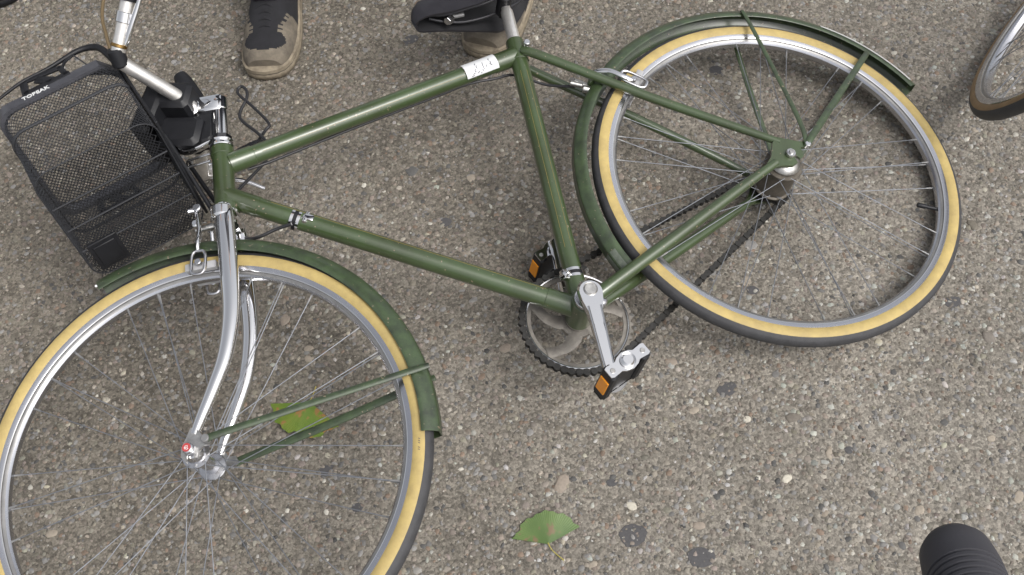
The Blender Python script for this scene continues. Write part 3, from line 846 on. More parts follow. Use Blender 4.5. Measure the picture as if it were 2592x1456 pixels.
# ---- drive train
cd = V(.0593, -.1567, 0)
cl = cd.length; cdn = cd.normalized(); cpn = V(-cdn.y, cdn.x, 0)
def crank(sgn, name='crank'):
    d = cdn if sgn < 0 else -cdn
    p = V(-d.y, d.x, 0)
    o_ = []
    for k in range(13):
        a = PI / 2 + PI * k / 12
        o_.append((.0205 * math.cos(a), .0205 * math.sin(a)))
    o_ += [(.016, -.0185), (.034, -.0138), (.06, -.0115), (cl * .7, -.0098), (cl - .006, -.0094)]
    for k in range(9):
        a = -PI / 2 + PI * k / 8
        o_.append((cl + .0105 * math.cos(a), .0100 * math.sin(a)))
    o_ += [(cl - .006, .0094), (cl * .7, .0098), (.06, .0115), (.034, .0138), (.016, .0185)]
    b = MB(); b.prism(o_, -.0080, .0080, bev=.0052)
    # raised long edges of the arm
    b.tube([V(.03, .0105, -.0078 if sgn < 0 else .0078), V(cl - .01, .0072, -.0078 if sgn < 0 else .0078)], .0019, 6)
    b.tube([V(.03, -.0105, -.0078 if sgn < 0 else .0078), V(cl - .01, -.0072, -.0078 if sgn < 0 else .0078)], .0019, 6)
    fr = axes_frame(BB + V(0, 0, sgn * .0660), d, p, (0, 0, 1))
    c = b.build(name, M_CHROME, bike, matrix=fr, sharp=22)
    cyl((0, 0, 0), (0, 0, sgn), .0118, .0070, .0104, 24, bev=.0022).build('dust_cap', M_STEEL, c)
    cyl((0, 0, 0), (0, 0, sgn), .0060, -.034, .006, 12).build('spindle', M_STEEL, c)
    return c
cl_o = crank(-1)
cr_o = crank(1)
# cotter-like stub beside the boss
cyl(BB + V(-.006, -.022, -.062), V(-.6, -.75, -.1), .0075, 0, .012, 12, bev=.002).build('crank_stub', M_ALLOY, bike)
# pedals
def pedal(sgn):
    ax = BB + (cd if sgn < 0 else -cd)
    fx = V(-.9945, .105, 0).normalized()
    fy = V(-fx.y, fx.x, 0) * -1
    pe = empty('pedal', bike, axes_frame(V(ax.x, ax.y, 0), fx, V(0, 0, 1).cross(fx), (0, 0, 1)))
    z0, z1 = sgn * .0820, sgn * .1650
    zc = (z0 + z1) / 2
    for s2 in (-1, 1):
        MB().box(V(s2 * .0300, 0, zc), (1, 0, 0), (0, 1, 0), (0, 0, 1), .0075, .0125, .0395, .0028).build('rubber_block', M_BLACK, pe)
        MB().box(V(s2 * .0378, 0, zc), (1, 0, 0), (0, 1, 0), (0, 0, 1), .0014, .0092, .0205, .0008).build('reflector', M_ORANGE, pe)
    cyl(V(0, 0, 0), (0, 0, sgn), .0078, .072, .166, 16, r1=.0068).build('axle', M_CHAIN, pe)
    MB().box(V(0, 0, zc), (1, 0, 0), (0, 1, 0), (0, 0, 1), .0235, .0080, .0380, .002).build('body', M_BLACK, pe)
    for zz in (z1, z0):
        o_ = [(-.0375, -.0082), (-.0330, -.0100), (-.017, -.0085), (-.011, -.0125), (0, -.0150), (.011, -.0125), (.017, -.0085), (.0330, -.0100), (.0375, -.0082), (.0375, .0082), (.0330, .0100), (.017, .0085), (.011, .0125), (0, .0150), (-.011, .0125), (-.017, .0085), (-.0330, .0100), (-.0375, .0082)]
        b = MB(); b.prism(o_, zz - .0012, zz + .0012)
        for s2 in (-1, 1): b = join(b, cyl(V(s2 * .029, 0, zz), (0, 0, sgn), .0040, -.002, .0026, 12, m=1, bev=.0008))
        b.build('end_plate', [M_CHROME, M_STEEL], pe)
    cyl(V(0, 0, z1), (0, 0, sgn), .0122, 0, .0066, 28, bev=.0045).build('axle_cap', M_CHROME, pe)
pedal(-1); pedal(1)
# chainring with swept spider arms
chz = .0450
NT = 47
o_ = []
for k in range(NT * 4):
    a = 2 * PI * k / (NT * 4)
    r = (.0930, .0930, .0972, .0972)[k % 4]
    o_.append((r * math.cos(a), r * math.sin(a)))
cr_ = empty('chainring', bike, Matrix.Translation((BB.x, BB.y, chz)))
b = MB()
n = len(o_)
for z in (-.0013, .0013):
    for p in o_: b.v.append(V(p[0], p[1], z))
    for p in o_:
        l = math.hypot(*p); b.v.append(V(p[0] / l * .0800, p[1] / l * .0800, z))
for k in range(n):
    k2 = (k + 1) % n
    b.f.append((k, k2, n + k2, n + k)); b.m.append(0)
    b.f.append((2 * n + k, 3 * n + k, 3 * n + k2, 2 * n + k2)); b.m.append(0)
    b.f.append((k, 2 * n + k, 2 * n + k2, k2)); b.m.append(0)
    b.f.append((n + k, n + k2, 3 * n + k2, 3 * n + k)); b.m.append(0)
b.build('tooth_ring', M_RING, cr_)
MB().lathe([(.0868, -.0042), (.0888, -.0048), (.0900, -.0036), (.0900, -.0018), (.0868, -.0018)], 96, 0, closed_prof=True).build('guard_ring', M_ALLOY, cr_)
cyl((0, 0, 0), (0, 0, 1), .0300, -.003, .010, 28, bev=.002).build('spider_boss', M_RING, cr_)
for k in range(5):
    a0 = 2 * PI * k / 5 + R(20)
    pts = [V(math.cos(a0 + s_ * .55) * r, math.sin(a0 + s_ * .55) * r, -.001) for r, s_ in ((.018, 0), (.034, .12), (.052, .42), (.068, .78), (.083, 1.05))]
    MB().tube(catmull(pts, 5), [.0130, .0130, .0105, .0090, .0105], 10, flat=((0, 0, 1), .2)).build('spider_arm', M_RING, cr_)
# chain: side plates and rollers along its loop
def chain():
    c1 = Vector((BB.x, BB.y)); c2 = Vector((0, 0)); r1, r2 = .0955, .0352
    d = c2 - c1; L_ = d.length; ang = math.atan2(d.y, d.x); off = math.acos((r1 - r2) / L_)
    aT, aB = ang - off, ang + off
    path = []
    a_from, a_to = aB, aT + 2 * PI
    for k in range(101):
        a = a_from + (a_to - a_from) * k / 100
        path.append(c1 + Vector((math.cos(a), math.sin(a))) * r1)
    a_from2, a_to2 = aT, aB
    for k in range(41):
        a = a_from2 + (a_to2 - a_from2) * k / 40
        path.append(c2 + Vector((math.cos(a), math.sin(a))) * r2)
    path.append(path[0])
    cum = [0]
    for p, q in zip(path[:-1], path[1:]): cum.append(cum[-1] + (q - p).length)
    tot = cum[-1]; nl = int(tot / .0127)
    cx = np.interp(np.linspace(0, tot, nl + 1), cum, [p.x for p in path]); cy = np.interp(np.linspace(0, tot, nl + 1), cum, [p.y for p in path])
    b = MB()
    for i in range(nl):
        p, q = V(cx[i], cy[i], chz), V(cx[i + 1], cy[i + 1], chz)
        t = (q - p).normalized(); nn = V(-t.y, t.x, 0)
        w = .0040 if i % 2 else .0022
        L2 = .00635
        hb = .0062 if i % 2 else .0056
        o_ = [(-L2 - hb * .95, 0), (-L2 - hb * .6, hb * .8), (-L2, hb), (-L2 * .45, hb * .72), (0, hb * .46), (L2 * .45, hb * .72), (L2, hb), (L2 + hb * .6, hb * .8), (L2 + hb * .95, 0)]
        o_ = o_ + [(x, -y) for x, y in o_[1:-1][::-1]]
        mid_ = (p + q) / 2
        for sg in (-1, 1):
            base = len(b.v)
            for z in (-.0008, .0008):
                for x, y in o_: b.v.append(mid_ + t * x + nn * y + V(0, 0, sg * w + z))
            n_ = len(o_)
            for k in range(n_):
                k2 = (k + 1) % n_
                b.f.append((base + k, base + k2, base + n_ + k2, base + n_ + k)); b.m.append(0)
            b.f.append(tuple(base + k for k in range(n_))[::-1]); b.m.append(0)
            b.f.append(tuple(base + n_ + k for k in range(n_))); b.m.append(0)
        b.box(p, t, nn, (0, 0, 1), .0030, .0030, .0046)
    return b
chain().build('chain', M_CHAIN, bike, sharp=30)

# ---- seat post and saddle
sp0, sp1 = V(.2805, .4720, 0), V(.2500, .5560, 0)
spd = (sp1 - sp0).normalized()
MB().tube([sp0, sp0 + spd * .07, sp0 + spd * .078, sp0 + spd * .084, sp1 + spd * .012], [.0122, .0122, .0118, .0092, .0090], 22).build('seat_post', M_POST, bike)
sad = empty('saddle', bike)
NX = 34
def sect(t):
    x = .4305 - .285 * t
    w = np.interp(t, [0, .02, .06, .12, .22, .42, .60, .76, .9, 1], [.005, .0150, .0205, .0230, .0255, .037, .058, .080, .086, .070])
    yt = np.interp(t, [0, .03, .10, .3, .6, .85, 1], [.606, .622, .634, .638, .640, .652, .656])
    yb = np.interp(t, [0, .03, .10, .22, .42, .60, .8, 1], [.590, .586, .583, .572, .556, .552, .572, .612])
    return x, w, yt, yb
def srow(t, ins=0.):
    x, w, yt, yb = sect(t)
    w = max(w - ins, .001); yt -= ins
    r = []
    for k in range(23):
        s_ = -1 + 2 * k / 22
        a = s_ * PI / 2
        zz = w * math.copysign(abs(math.sin(a)) ** .62, math.sin(a))
        cy_ = abs(math.cos(a)) ** .75
        r.append(V(x + (ins if t < .5 else -ins * .3) * -1 * (1 if t < .02 else 0), yb + (yt - yb) * cy_, zz * (1 + .10 * (1 - cy_))))
    return r
ts = list(np.linspace(0, 1, NX) ** 1.35)
outer = [srow(t) for t in ts]
inner = [srow(t, .004) for t in ts]
sh = MB(); sh.grid(outer); sh.grid([r[::-1] for r in inner], m=1)
sh.grid([[o[0] for o in outer], [o[0] for o in inner]][::-1]); sh.grid([[o[-1] for o in outer], [o[-1] for o in inner]])
sh.grid([outer[0], inner[0]][::-1]); sh.grid([outer[-1], inner[-1]])
sh.build('shell', [M_LEATHER, M_UNDER], sad, sharp=50)
for sgn in (-1, 1):
    MB().tube(catmull([V(.395, .598, sgn * .005), V(.372, .584, sgn * .009), V(.33, .572, sgn * .018), V(.27, .568, sgn * .022), V(.20, .580, sgn * .030), V(.165, .610, sgn * .045)], 6), .0030, 10).build('rail', M_RAIL, sad)
cyl(V(.3640, .5760, 0), V(.85, -.45, -.2), .0085, -.008, .008, 6, bev=.001).build('tension_nut', M_ALLOY, sad, sharp=20)
cyl(V(.3500, .5790, 0), V(.95, .1, -.1), .0045, -.018, .010, 12).build('tension_bolt', M_NIPPLE, sad)
join(cyl(V(.2480, .5660, 0), (0, 0, 1), .0140, -.026, .026, 18, bev=.003), cyl(V(.2480, .5660, 0), (0, 0, 1), .0070, -.036, .036, 6, bev=.001)).build('clamp', M_BLACK, sad)
cyl(V(.215, .590, -.036), (.3, -.9, -.3), .0055, -.004, .004, 12, bev=.001).build('rivet', M_CHROME, sad)

# ---- cables
cabs = empty('cable', bike)
def cable(pts, r=.0030, m=M_CABLE, mtx=STEER, n=8):
    MB().tube(catmull(pts, 8), r, 10).build('housing', m, cabs, matrix=mtx)
cable([V(.075, .648, .205), V(.0298, .6502, .185), V(-.0019, .6646, .170), V(-0.0356, 0.6831, .150), V(-0.0429, 0.6978, .150), V(-0.0165, 0.7422, .150), V(0.0094, 0.7786, .150), V(0.0117, 0.7926, .150), V(0.0034, 0.7981, .150), V(-0.0052, 0.7851, .150), V(-0.0040, 0.7664, .150), V(0.0104, 0.7381, .150), V(0.0085, 0.7180, .150), V(-0.0186, 0.6830, .150), V(-0.0380, 0.6533, .150), V(-.0480, .6250, .126), V(-.0383, .5917, .12), V(.0091, .5391, .11), V(.030, .500, .09), V(.020, .44, .06), V(-.02, .385, .03), V(-.0453, .369, .012), V(-.0794, .3757, .010), V(-.1064, .3766, .006)], .0030)
cable([V(.84, .4445, .016), V(.7884, .4430, .018), V(.64, .4430, .018), V(.4697, .4400, .018), V(.4033, .4380, .016), V(.3500, .4270, .016), V(.3096, .4200, .020), V(.265, .375, .022), V(.2290, .338, .004)], .0027, mtx=Matrix.Identity(4))
cable([V(.1450, .7150, -.085), V(.1540, .7420, -.094), V(.1580, .7700, -.100), V(.1640, .8050, -.100), V(.1590, .8500, -.103), V(.135, .900, -.12), V(.085, .915, -.15), V(.04, .88, -.20), V(.035, .80, -.23), V(.050, .73, -.228)], .0030, M_TANCABLE)
cable([V(-.006, .372, 0), V(.0, .34, .02), V(.0, .31, .03)], .0011, M_CABLE)
cable([V(.020, .5430, -.004), V(.058, .5420, .0), V(.066, .5400, .01)], .0022, M_CHROME)
cable([V(.020, .5290, -.004), V(.066, .5270, .0), V(.074, .525, .01)], .0022, M_CHROME)

# ---- basket, in its own frame (x: forward along the rim, y: up, z: to the right)
def rod(v):
    a = v.length
    return Matrix.Rotation(a, 4, v.normalized())
BK = STEER @ Matrix.Translation((.1432, .6751, .0087)) @ rod(V(.2405, .049, -.427))
bk = empty('basket', bike, BK)
BL, BD, BW, BR = .2085, .200, .1190, .030
def perim(t, grow=0.):
    """rounded rectangle, t in metres round the loop, from the back left corner's end"""
    L_, W_ = BL + 2 * grow, 2 * BW + 2 * grow
    r = BR
    segs = [('l', L_ - 2 * r), ('a', r * PI / 2), ('l', W_ - 2 * r), ('a', r * PI / 2), ('l', L_ - 2 * r), ('a', r * PI / 2), ('l', W_ - 2 * r), ('a', r * PI / 2)]
    tot = sum(s_[1] for s_ in segs)
    t = t % tot
    p = Vector((r, 0)); d = 0.
    x, y, a = -grow + r, -BW - grow, 0.
    for kind, ln in segs:
        if t <= ln:
            if kind == 'l': return Vector((x + math.cos(a) * t, y + math.sin(a) * t)), tot
            th = t / r
            cx, cy = x - math.sin(a) * r, y + math.cos(a) * r
            return Vector((cx + math.sin(a + th) * r, cy - math.cos(a + th) * r)), tot
        t -= ln
        if kind == 'l': x += math.cos(a) * ln; y += math.sin(a) * ln
        else:
            cx, cy = x - math.sin(a) * r, y + math.cos(a) * r
            a += PI / 2
            x, y = cx + math.sin(a) * r, cy - math.cos(a) * r
    return Vector((x, y)), tot
TOT = perim(0)[1]
def bpnt(t, d, grow=0.):
    p, _ = perim(t, grow)
    return V(p.x, -d, p.y)
# lattice: two families of wires slanting round the walls
lat = MB()
pitch = TOT / 124
for k in range(124):
    for sg in (-1, 1):
        pts = [bpnt(k * pitch + sg * d * .62, d) for d in np.linspace(0, BD, 13)]
        lat.tube(pts, .00068, 3, cap=False)
q = .0066
for fam in (-1, 1):
    c = -.3
    while c < .5:
        # line x = c + fam*z*1.1 over the floor
        pts = []
        for z in np.linspace(-BW, BW, 15):
            x = c + fam * z * .9
            if .002 < x < BL - .002: pts.append(V(x, -BD, z))
        if len(pts) > 1: lat.tube(pts, .00085, 3, cap=False)
        c += q
o = lat.build('wire_mesh', M_WIRE, bk, sharp=80)
tag(o, kind='stuff')
# rim band
loop = [bpnt(TOT * k / 96, 0) for k in range(96)]
def band(y0, y1, g0, g1):
    b = MB()
    A = [bpnt(TOT * k / 96, -y1, g1) for k in range(96)]; B_ = [bpnt(TOT * k / 96, -y0, g1) for k in range(96)]
    C_ = [bpnt(TOT * k / 96, -y0, g0) for k in range(96)]; D_ = [bpnt(TOT * k / 96, -y1, g0) for k in range(96)]
    b.grid([r + [r[0]] for r in (A, B_, C_, D_, A)])
    return b
band(-.0105, .0105, -.0028, .0055).build('rim', M_RIMBAND, bk, sharp=50)
MB().tube([bpnt(TOT * k / 96, BD * .36, .0006) for k in range(96)], .0029, 8, closed=True).build('hoop', M_WIRE, bk)
MB().tube([bpnt(TOT * k / 96, BD, 0) for k in range(96)], .0012, 8, closed=True).build('hoop', M_WIRE, bk)
for z in (-.05, 0, .05):
    MB().tube([V(.004, -BD - .002, z), V(BL - .004, -BD - .002, z)], .0016, 8).build('floor_wire', M_WIRE, bk)
# stiff back plate along the rear wall
MB().box(V(-.0035, -BD * .5, 0), (1, 0, 0), (0, 1, 0), (0, 0, 1), .0025, BD * .5, BW - .012, .001).build('back_plate', M_BLACK, bk)
# rubber foot on the floor's far front corner
join(MB().box(V(BL - .040, -BD - .003, BW - .046), (1, 0, .0), (0, 1, 0), (0, 0, 1), .026, .003, .030, .001), MB().box(V(BL - .040, -BD - .0065, BW - .046), (1, 0, 0), (0, 1, 0), (0, 0, 1), .019, .0018, .022, .0008)).build('floor_plate', M_BLACK, bk)
# handle brackets on both long sides and the folding wire handle
def bracket(z, y):
    b = MB()
    zc = z
    def bar(x0, y0, x1, y1, w=.0055):
        dx = V(x1 - x0, y1 - y0, 0); l = dx.length
        b.box(V((x0 + x1) / 2, (y0 + y1) / 2, zc), dx, V(-dx.y, dx.x, 0), (0, 0, 1), l / 2 + w * .6, w, .0022, .0008)
    bar(.075, y, .150, y, .006); bar(.150, y, .146, y + .034, .0065); bar(.078, y, .082, y + .026, .005); bar(.082, y + .027, .146, y + .036, .005); bar(.105, y + .006, .122, y + .022, .008)
    return b
bracket(-BW - .0045, .012).build('handle_bracket', M_BLACK, bk)
bracket(BW - .004, -.052).build('handle_bracket', M_BLACK, bk)
MB().tube(catmull([V(.208, .026, -BW - .006), V(.150, .048, -BW - .006), V(.098, .054, -BW - .004), V(.045, .066, -BW - .002), V(.018, .060, -BW), V(.006, .040, -BW), V(-.001, .0, -BW + .004)], 6), [.0022, .0030, .0034, .0048, .0058, .0060, .0060], 10).build('handle', M_BLACK, bk)
MB().tube(catmull([V(.082, .030, -BW - .004), V(.070, .050, -BW - .003), V(.052, .061, -BW - .002)], 6), .0026, 8).build('handle', M_BLACK, bk)
MB().tube([V(.052, .058, -BW - .003), V(.040, .010, -BW - .003)], .0013, 8).build('handle', M_WIRE, bk)
# white maker's lettering on the near side of the rim
fc = bpy.data.curves.new('lettering', 'FONT')
fc.body = 'TOPEAK'
fc.size = .0118
fc.align_x = 'CENTER'; fc.align_y = 'CENTER'
fc.extrude = .00025
fc.offset = .0004
fc.space_character = 1.08
fc.materials.append(M_WHITE)
ft = bpy.data.objects.new('lettering', fc); col.objects.link(ft)
lm = bpy.data.meshes.new_from_object(ft.evaluated_get(bpy.context.evaluated_depsgraph_get()))
bpy.data.objects.remove(ft)
fo = bpy.data.objects.new('lettering', lm); col.objects.link(fo)
fo.parent = bk
# text x runs backwards along the rim (towards the bar), text up = basket up, normal towards -z
fo.matrix_local = axes_frame((.136, .0003, -BW - .0059), (-1, 0, 0), (0, 1, 0), (0, 0, -1))
# quick release bracket between bar and basket
br = empty('basket_mount', bike, STEER)
MB().box(V(.0720, .6540, -.022), (1, .28, 0), (-.28, 1, 0), (0, 0, 1), .038, .026, .028, .007).build('clamp_block', M_BLACK, br)
MB().box(V(.0700, .6000, .004), (1, .25, 0), (-.25, 1, 0), (0, 0, 1), .040, .030, .022, .008).build('body', M_BLACK, br)
MB().box(V(.0360, .6060, .012), (1, .1, 0), (-.1, 1, 0), (0, 0, 1), .026, .034, .016, .006).build('body', M_BLACK, br)
MB().tube(catmull([V(.0800, .7550, .030), V(.0720, .7350, .030), V(.0560, .7000, .030), V(.0400, .6600, .026), V(.0300, .6300, .020)], 5), [.012, .0165, .0165, .0150, .012], 14, flat=((0, 0, 1), .7)).build('release_lever', M_BLACK, br)
MB().box(V(.1080, .6350, .000), (1, .4, 0), (-.4, 1, 0), (0, 0, 1), .018, .052, .055, .006).build('plate', M_BLACK, br)
for k in range(4):
    MB().box(V(.0960 - .010 * k, .6830 - .003 * k, .010 + .004 * k), (1, .3, 0), (-.3, 1, 0), (0, 0, 1), .0032, .014, .020, .001).build('rib', M_BLACK, br)
cyl(V(.0420, .6000, -.004), (0, 0, -1), .0095, 0, .006, 18, bev=.0015).build('lock_screw', M_STEEL, br)
# slanting support struts from the headset down behind the basket
for k, (p, q_) in enumerate(((V(.092, .590, -.02), V(.030, .445, .02)), (V(.080, .575, .05), V(.010, .43, .05)))):
    MB().tube([p, q_], .0042, 10).build('strut', M_BLACK, br)

# ------------------------------------------------------------------ second bicycle at the right edge
th2, ps2 = 1.1607, 2.3976          # the bike leans: direction of its wheel axle
n2 = V(math.sin(th2) * math.cos(ps2), math.sin(th2) * math.sin(ps2), math.cos(th2))
h2 = V(0, 0, 1).cross(n2).normalized()
u2 = n2.cross(h2)
c2 = V(1.1300, .2720, .3235)
bike2 = empty('bicycle', None, Matrix.Translation((c2.x - u2.x * .345, c2.y - u2.y * .345, 0)))
tag(bike2, 'second bicycle leaning at the right edge, wheel with brown-walled tyre', 'bicycle')
W2M = Matrix.Translation((u2.x * .345, u2.y * .345, c2.z)) @ axes_frame((0, 0, 0), h2, u2, n2)
w2 = make_wheel(bike2, W2M, M_BROWN, 'plain', R(4))
fk2 = empty('fork', bike2, W2M)
for sgn in (-1, 1):
    MB().tube(catmull([V(-.045, .0, sgn * .051), V(-.040, .10, sgn * .050), V(-.012, .22, sgn * .046), V(.02, .37, sgn * .036)], 5), [.007, .009, .012, .014], 14).build('blade', M_CHROME, fk2)
MB().tube([V(.018, .36, -.036), V(.018, .36, .036)], .014, 14).build('crown', M_CHROME, fk2)
MB().tube([V(.02, .37, 0), V(.08, .62, 0)], .017, 16).build('steerer', M_STEEL, fk2)

# ------------------------------------------------------------------ photographer's handlebar grip, lower right
gd = V(.3344, .2286, -.9143)
tip = V(0, -.9847, 1.7351) + V(0.3330, 0.2126, -0.9187) * .600
back = V(0, -.9847, 1.7351) + V(0.3417, 0.1404, -0.9293) * .550
ax = (back - tip).normalized()
hb = empty('handlebar', None, Matrix.Translation(tip))
tag(hb, 'black ribbed rubber handlebar grip poking in at the lower right corner', 'handlebar')
gp = MB()
rr = .0187
prof = [(0.0001, .0), (.010, .0006), (.0145, .0030), (.0174, .0085), (.0183, .0160), (rr, .022), (rr, .0290)]
for k in range(24):
    a = .0290 + .0042 * k
    prof += [(rr, a), (rr - .0022, a + .0006), (rr - .0022, a + .0014), (rr, a + .0020)]
prof += [(rr, .150), (.012, .151)]
xg = ax.orthogonal().normalized(); yg = ax.cross(xg)
gp.lathe(prof, 56, 0, axes_frame((0, 0, 0), xg, yg, ax))
gp.build('grip', M_GRIP, hb, sharp=35)
MB().tube(catmull([ax * .140, ax * .26, ax * .36 + V(.06, -.02, .0), ax * .42 + V(.18, -.02, -.02)], 5), .011, 16).build('bar', M_CHROME, hb)

# ------------------------------------------------------------------ people (only their feet reach the picture)
def make_shoe(name, parent, matrix, black=False):
    """toe at -y, heel at +y, sole on z=0"""
    e = empty(name, parent, matrix)
    LN = .315
    def hw(t):  # half width along the shoe, t from toe to heel
        return np.interp(t, [0, .012, .04, .09, .17, .28, .42, .58, .74, .87, .95, .985, 1], [.002, .024, .0395, .0495, .0555, .0575, .0540, .0475, .0445, .0425, .034, .020, .002])
    def shift(t): return .006 * math.sin(t * PI) - .004
    def outline(k):
        L_ = []
        T = [.5 - .5 * math.cos(PI * i / 40) for i in range(41)]
        for t in T: L_.append((shift(t) + hw(t) * k, (t - .5) * LN * (1 + (k - 1) * .5)))
        for t in T[::-1][1:-1]: L_.append((shift(t) - hw(t) * k, (t - .5) * LN * (1 + (k - 1) * .5)))
        return L_
    so = MB()
    lv = [(0, .97), (.004, 1.05), (.017, 1.07), (.0185, 1.045), (.0215, 1.045), (.0225, 1.07), (.030, 1.055), (.0315, 1.0)]
    rows = [[(x, y, z) for x, y in outline(k)] for z, k in lv]
    rows = [r + [r[0]] for r in rows]
    mm = {3: 1, 4: 2}
    so.grid([r[::-1] for r in rows], mfun=lambda i, j: mm.get(i, 0))
    so.f.append(tuple(range(len(rows[0]) - 1))); so.m.append(0)
    nl_ = len(rows[0]); so.f.append(tuple((len(rows) - 1) * nl_ + k for k in range(nl_ - 1))); so.m.append(0)
    so.build('sole', [M_SOLE if not black else M_BLACK, M_DARKLINE, M_SOLELINE if not black else M_BLACK], e, sharp=60)
    up = MB()
    NT_, NP = 96, 56
    def hh(t): return np.interp(t, [0, .02, .06, .14, .26, .36, .46, .54, .70, .88, .96, .99, 1], [.010, .018, .028, .037, .046, .060, .080, .094, .088, .092, .086, .060, .020])
    rows = []
    for i in range(NT_ + 1):
        t = .034 + .958 * i / NT_
        r = []
        for k in range(NP + 1):
            ph = PI * k / NP
            x = shift(t) + hw(t) * .985 * math.copysign(abs(math.cos(ph)) ** .72, math.cos(ph)) * (1 - .22 * math.sin(ph) * np.interp(t, [0, .3, .5, 1], [0, .3, 1, 1]))
            z = .029 + hh(t) * abs(math.sin(ph)) ** (.8 if t > .3 else .9)
            r.append(V(x, (t - .5) * LN, z))
        rows.append(r)
    def mf(i, k):
        if black: return 0
        t = (i + .5) / NT_; ph = (k + .5) / NP * PI - PI / 2
        if ((t - .138) / .072) ** 2 + (ph / .88) ** 2 < 1: return 0          # dark toe inset
        if t < .185: return 1
        side = abs(ph)
        if t < .36:
            jag = .42 + .20 * (1 if (t * 28) % 1 < .42 else 0) + max(0, t - .25) * 4.4
            return 1 if side > jag else 0
        return 0
    up.grid(rows, mfun=mf)
    for rw in (rows[0], rows[-1]):
        b0 = len(up.v); up.v.extend(rw); up.f.append(tuple(range(b0, b0 + len(rw)))); up.m.append(0 if black else 1)
    up.build('upper', [M_SHOE_B, M_SHOE_T], e, sharp=60)
    for k in range(5):
        t = .26 + .044 * k
        z = .029 + hh(t) * .985
        w_ = .021
        MB().tube(catmull([V(-w_, (t - .5) * LN - .003, z - .006), V(0, (t - .5) * LN + .002, z + .003), V(w_, (t - .5) * LN - .003, z - .006)], 4), .0034, 8, flat=((0, 0, 1), .6)).build('lace', M_SHOE_B, e)
    to = MB()
    to.tube(catmull([V(0, (.42 - .5) * LN, .098), V(0, (.50 - .5) * LN, .122), V(0, (.56 - .5) * LN, .145)], 5), [.024, .027, .024], 14, flat=((0, 1, .4), .3))
    to.build('tongue', M_SHOE_B, e)
    ring = [V(.0395 * math.cos(a), (.735 - .5) * LN + .062 * math.sin(a), .116 - .012 * math.sin(a)) for a in np.linspace(0, 2 * PI, 28, endpoint=False)]
    MB().tube(ring, .009, 10, closed=True).build('collar', M_SHOE_B, e)
    if not black:
        MB().box(V(.040, (.66 - .5) * LN, .086), (0, 1, .2), (.2, 0, 1), (1, 0, -.2), .006, .010, .0016, .0008).build('side_tab', M_YELLOW, e)
        MB().box(V(-.042, (.66 - .5) * LN, .086), (0, 1, .2), (-.2, 0, 1), (1, 0, .2), .006, .010, .0016, .0008).build('side_tab', M_YELLOW, e)
        MB().box(V(.032, (.62 - .5) * LN, .150), (0, 1, 0), (0, 0, 1), (1, 0, 0), .012, .026, .0022, .001).build('white_tab', M_SOCKW, e)
    return e

def make_person(name, loc, rz, feet, label, sock, black):
    """feet: two (x, y, angle) in the person's frame; the figure faces -y"""
    root = empty(name, None, Matrix.Translation(loc) @ Matrix.Rotation(rz, 4, 'Z'))
    tag(root, label, 'person')
    (xl, yl, al), (xr, yr, ar_) = feet
    def ank(x, y, a): return V(x, y, .0) + V(math.sin(a) * -.070, math.cos(a) * .070, .16)
    A, B_ = ank(xl, yl, al), ank(xr, yr, ar_)
    mid = (A + B_) / 2; mid.z = 0
    pts = [mid + V(0, .02, .97), A + V((mid.x - A.x) * .3, -.01, .36), A, B_ + V((mid.x - B_.x) * .3, -.01, .36), B_, mid + V(0, .02, 1.15), mid + V(0, .01, 1.40), mid + V(0, 0, 1.50), mid + V(0, -.02, 1.60), mid + V(0, -.03, 1.72),
           mid + V(-.19, .01, 1.40), mid + V(-.25, .0, 1.12), mid + V(-.24, -.08, .88), mid + V(.19, .01, 1.40), mid + V(.25, .0, 1.12), mid + V(.24, -.08, .88),
           mid + V(-.10, .02, .92), mid + V(.10, .02, .92), mid + V(-.24, -.11, .80), mid + V(.24, -.11, .80)]
    if A.x > mid.x: pts[16], pts[17] = pts[17], pts[16]
    rad = [.13, .068, .052, .068, .052, .125, .135, .06, .075, .07, .065, .045, .034, .065, .045, .034, .095, .095, .03, .03]
    ed = [(0, 16), (16, 1), (1, 2), (0, 17), (17, 3), (3, 4), (0, 5), (5, 6), (6, 7), (7, 8), (8, 9), (6, 10), (10, 11), (11, 12), (12, 18), (6, 13), (13, 14), (14, 15), (15, 19)]
    me = bpy.data.meshes.new('figure')
    me.from_pydata([tuple(p) for p in pts], ed, [])
    tmp = bpy.data.objects.new('figure', me); col.objects.link(tmp)
    sk = tmp.modifiers.new('skin', 'SKIN')
    lay = me.skin_vertices[0].data if me.skin_vertices else None
    if lay is None:
        bpy.context.view_layer.objects.active = tmp
        lay = me.skin_vertices[0].data
    for i, d in enumerate(lay):
        d.radius = (rad[i], rad[i] * (.8 if i in (0, 5, 6) else 1)); d.use_root = (i == 0)
    sb = tmp.modifiers.new('sub', 'SUBSURF'); sb.levels = 2; sb.render_levels = 2
    dg = bpy.context.evaluated_depsgraph_get()
    me2 = bpy.data.meshes.new_from_object(tmp.evaluated_get(dg))
    bpy.data.objects.remove(tmp)
    for m_ in (M_DENIM, M_SHIRT, M_SKIN, M_HAIR): 
        me2.materials.append(m_)
    for p in me2.polygons:
        c = p.center; p.use_smooth = True
        side = abs(c.x - mid.x) > .205 and c.z > .7
        p.material_index = 2 if (side and c.z < .97) else (0 if c.z < 1.0 else (1 if c.z < 1.47 else (3 if (c.z > 1.70 or c.y > mid.y + .01) else 2)))
    body = link('body', me2, root)
    for (x, y, a), an in zip(feet, (A, B_)):
        make_shoe('shoe', root, Matrix.Translation((x, y, 0)) @ Matrix.Rotation(a, 4, 'Z'), black)
        MB().tube([V(an.x, an.y, .090), V(an.x, an.y, .14), V(an.x, an.y, .24)], [.037, .036, .040], 20).build('sock', sock, root)
    return root
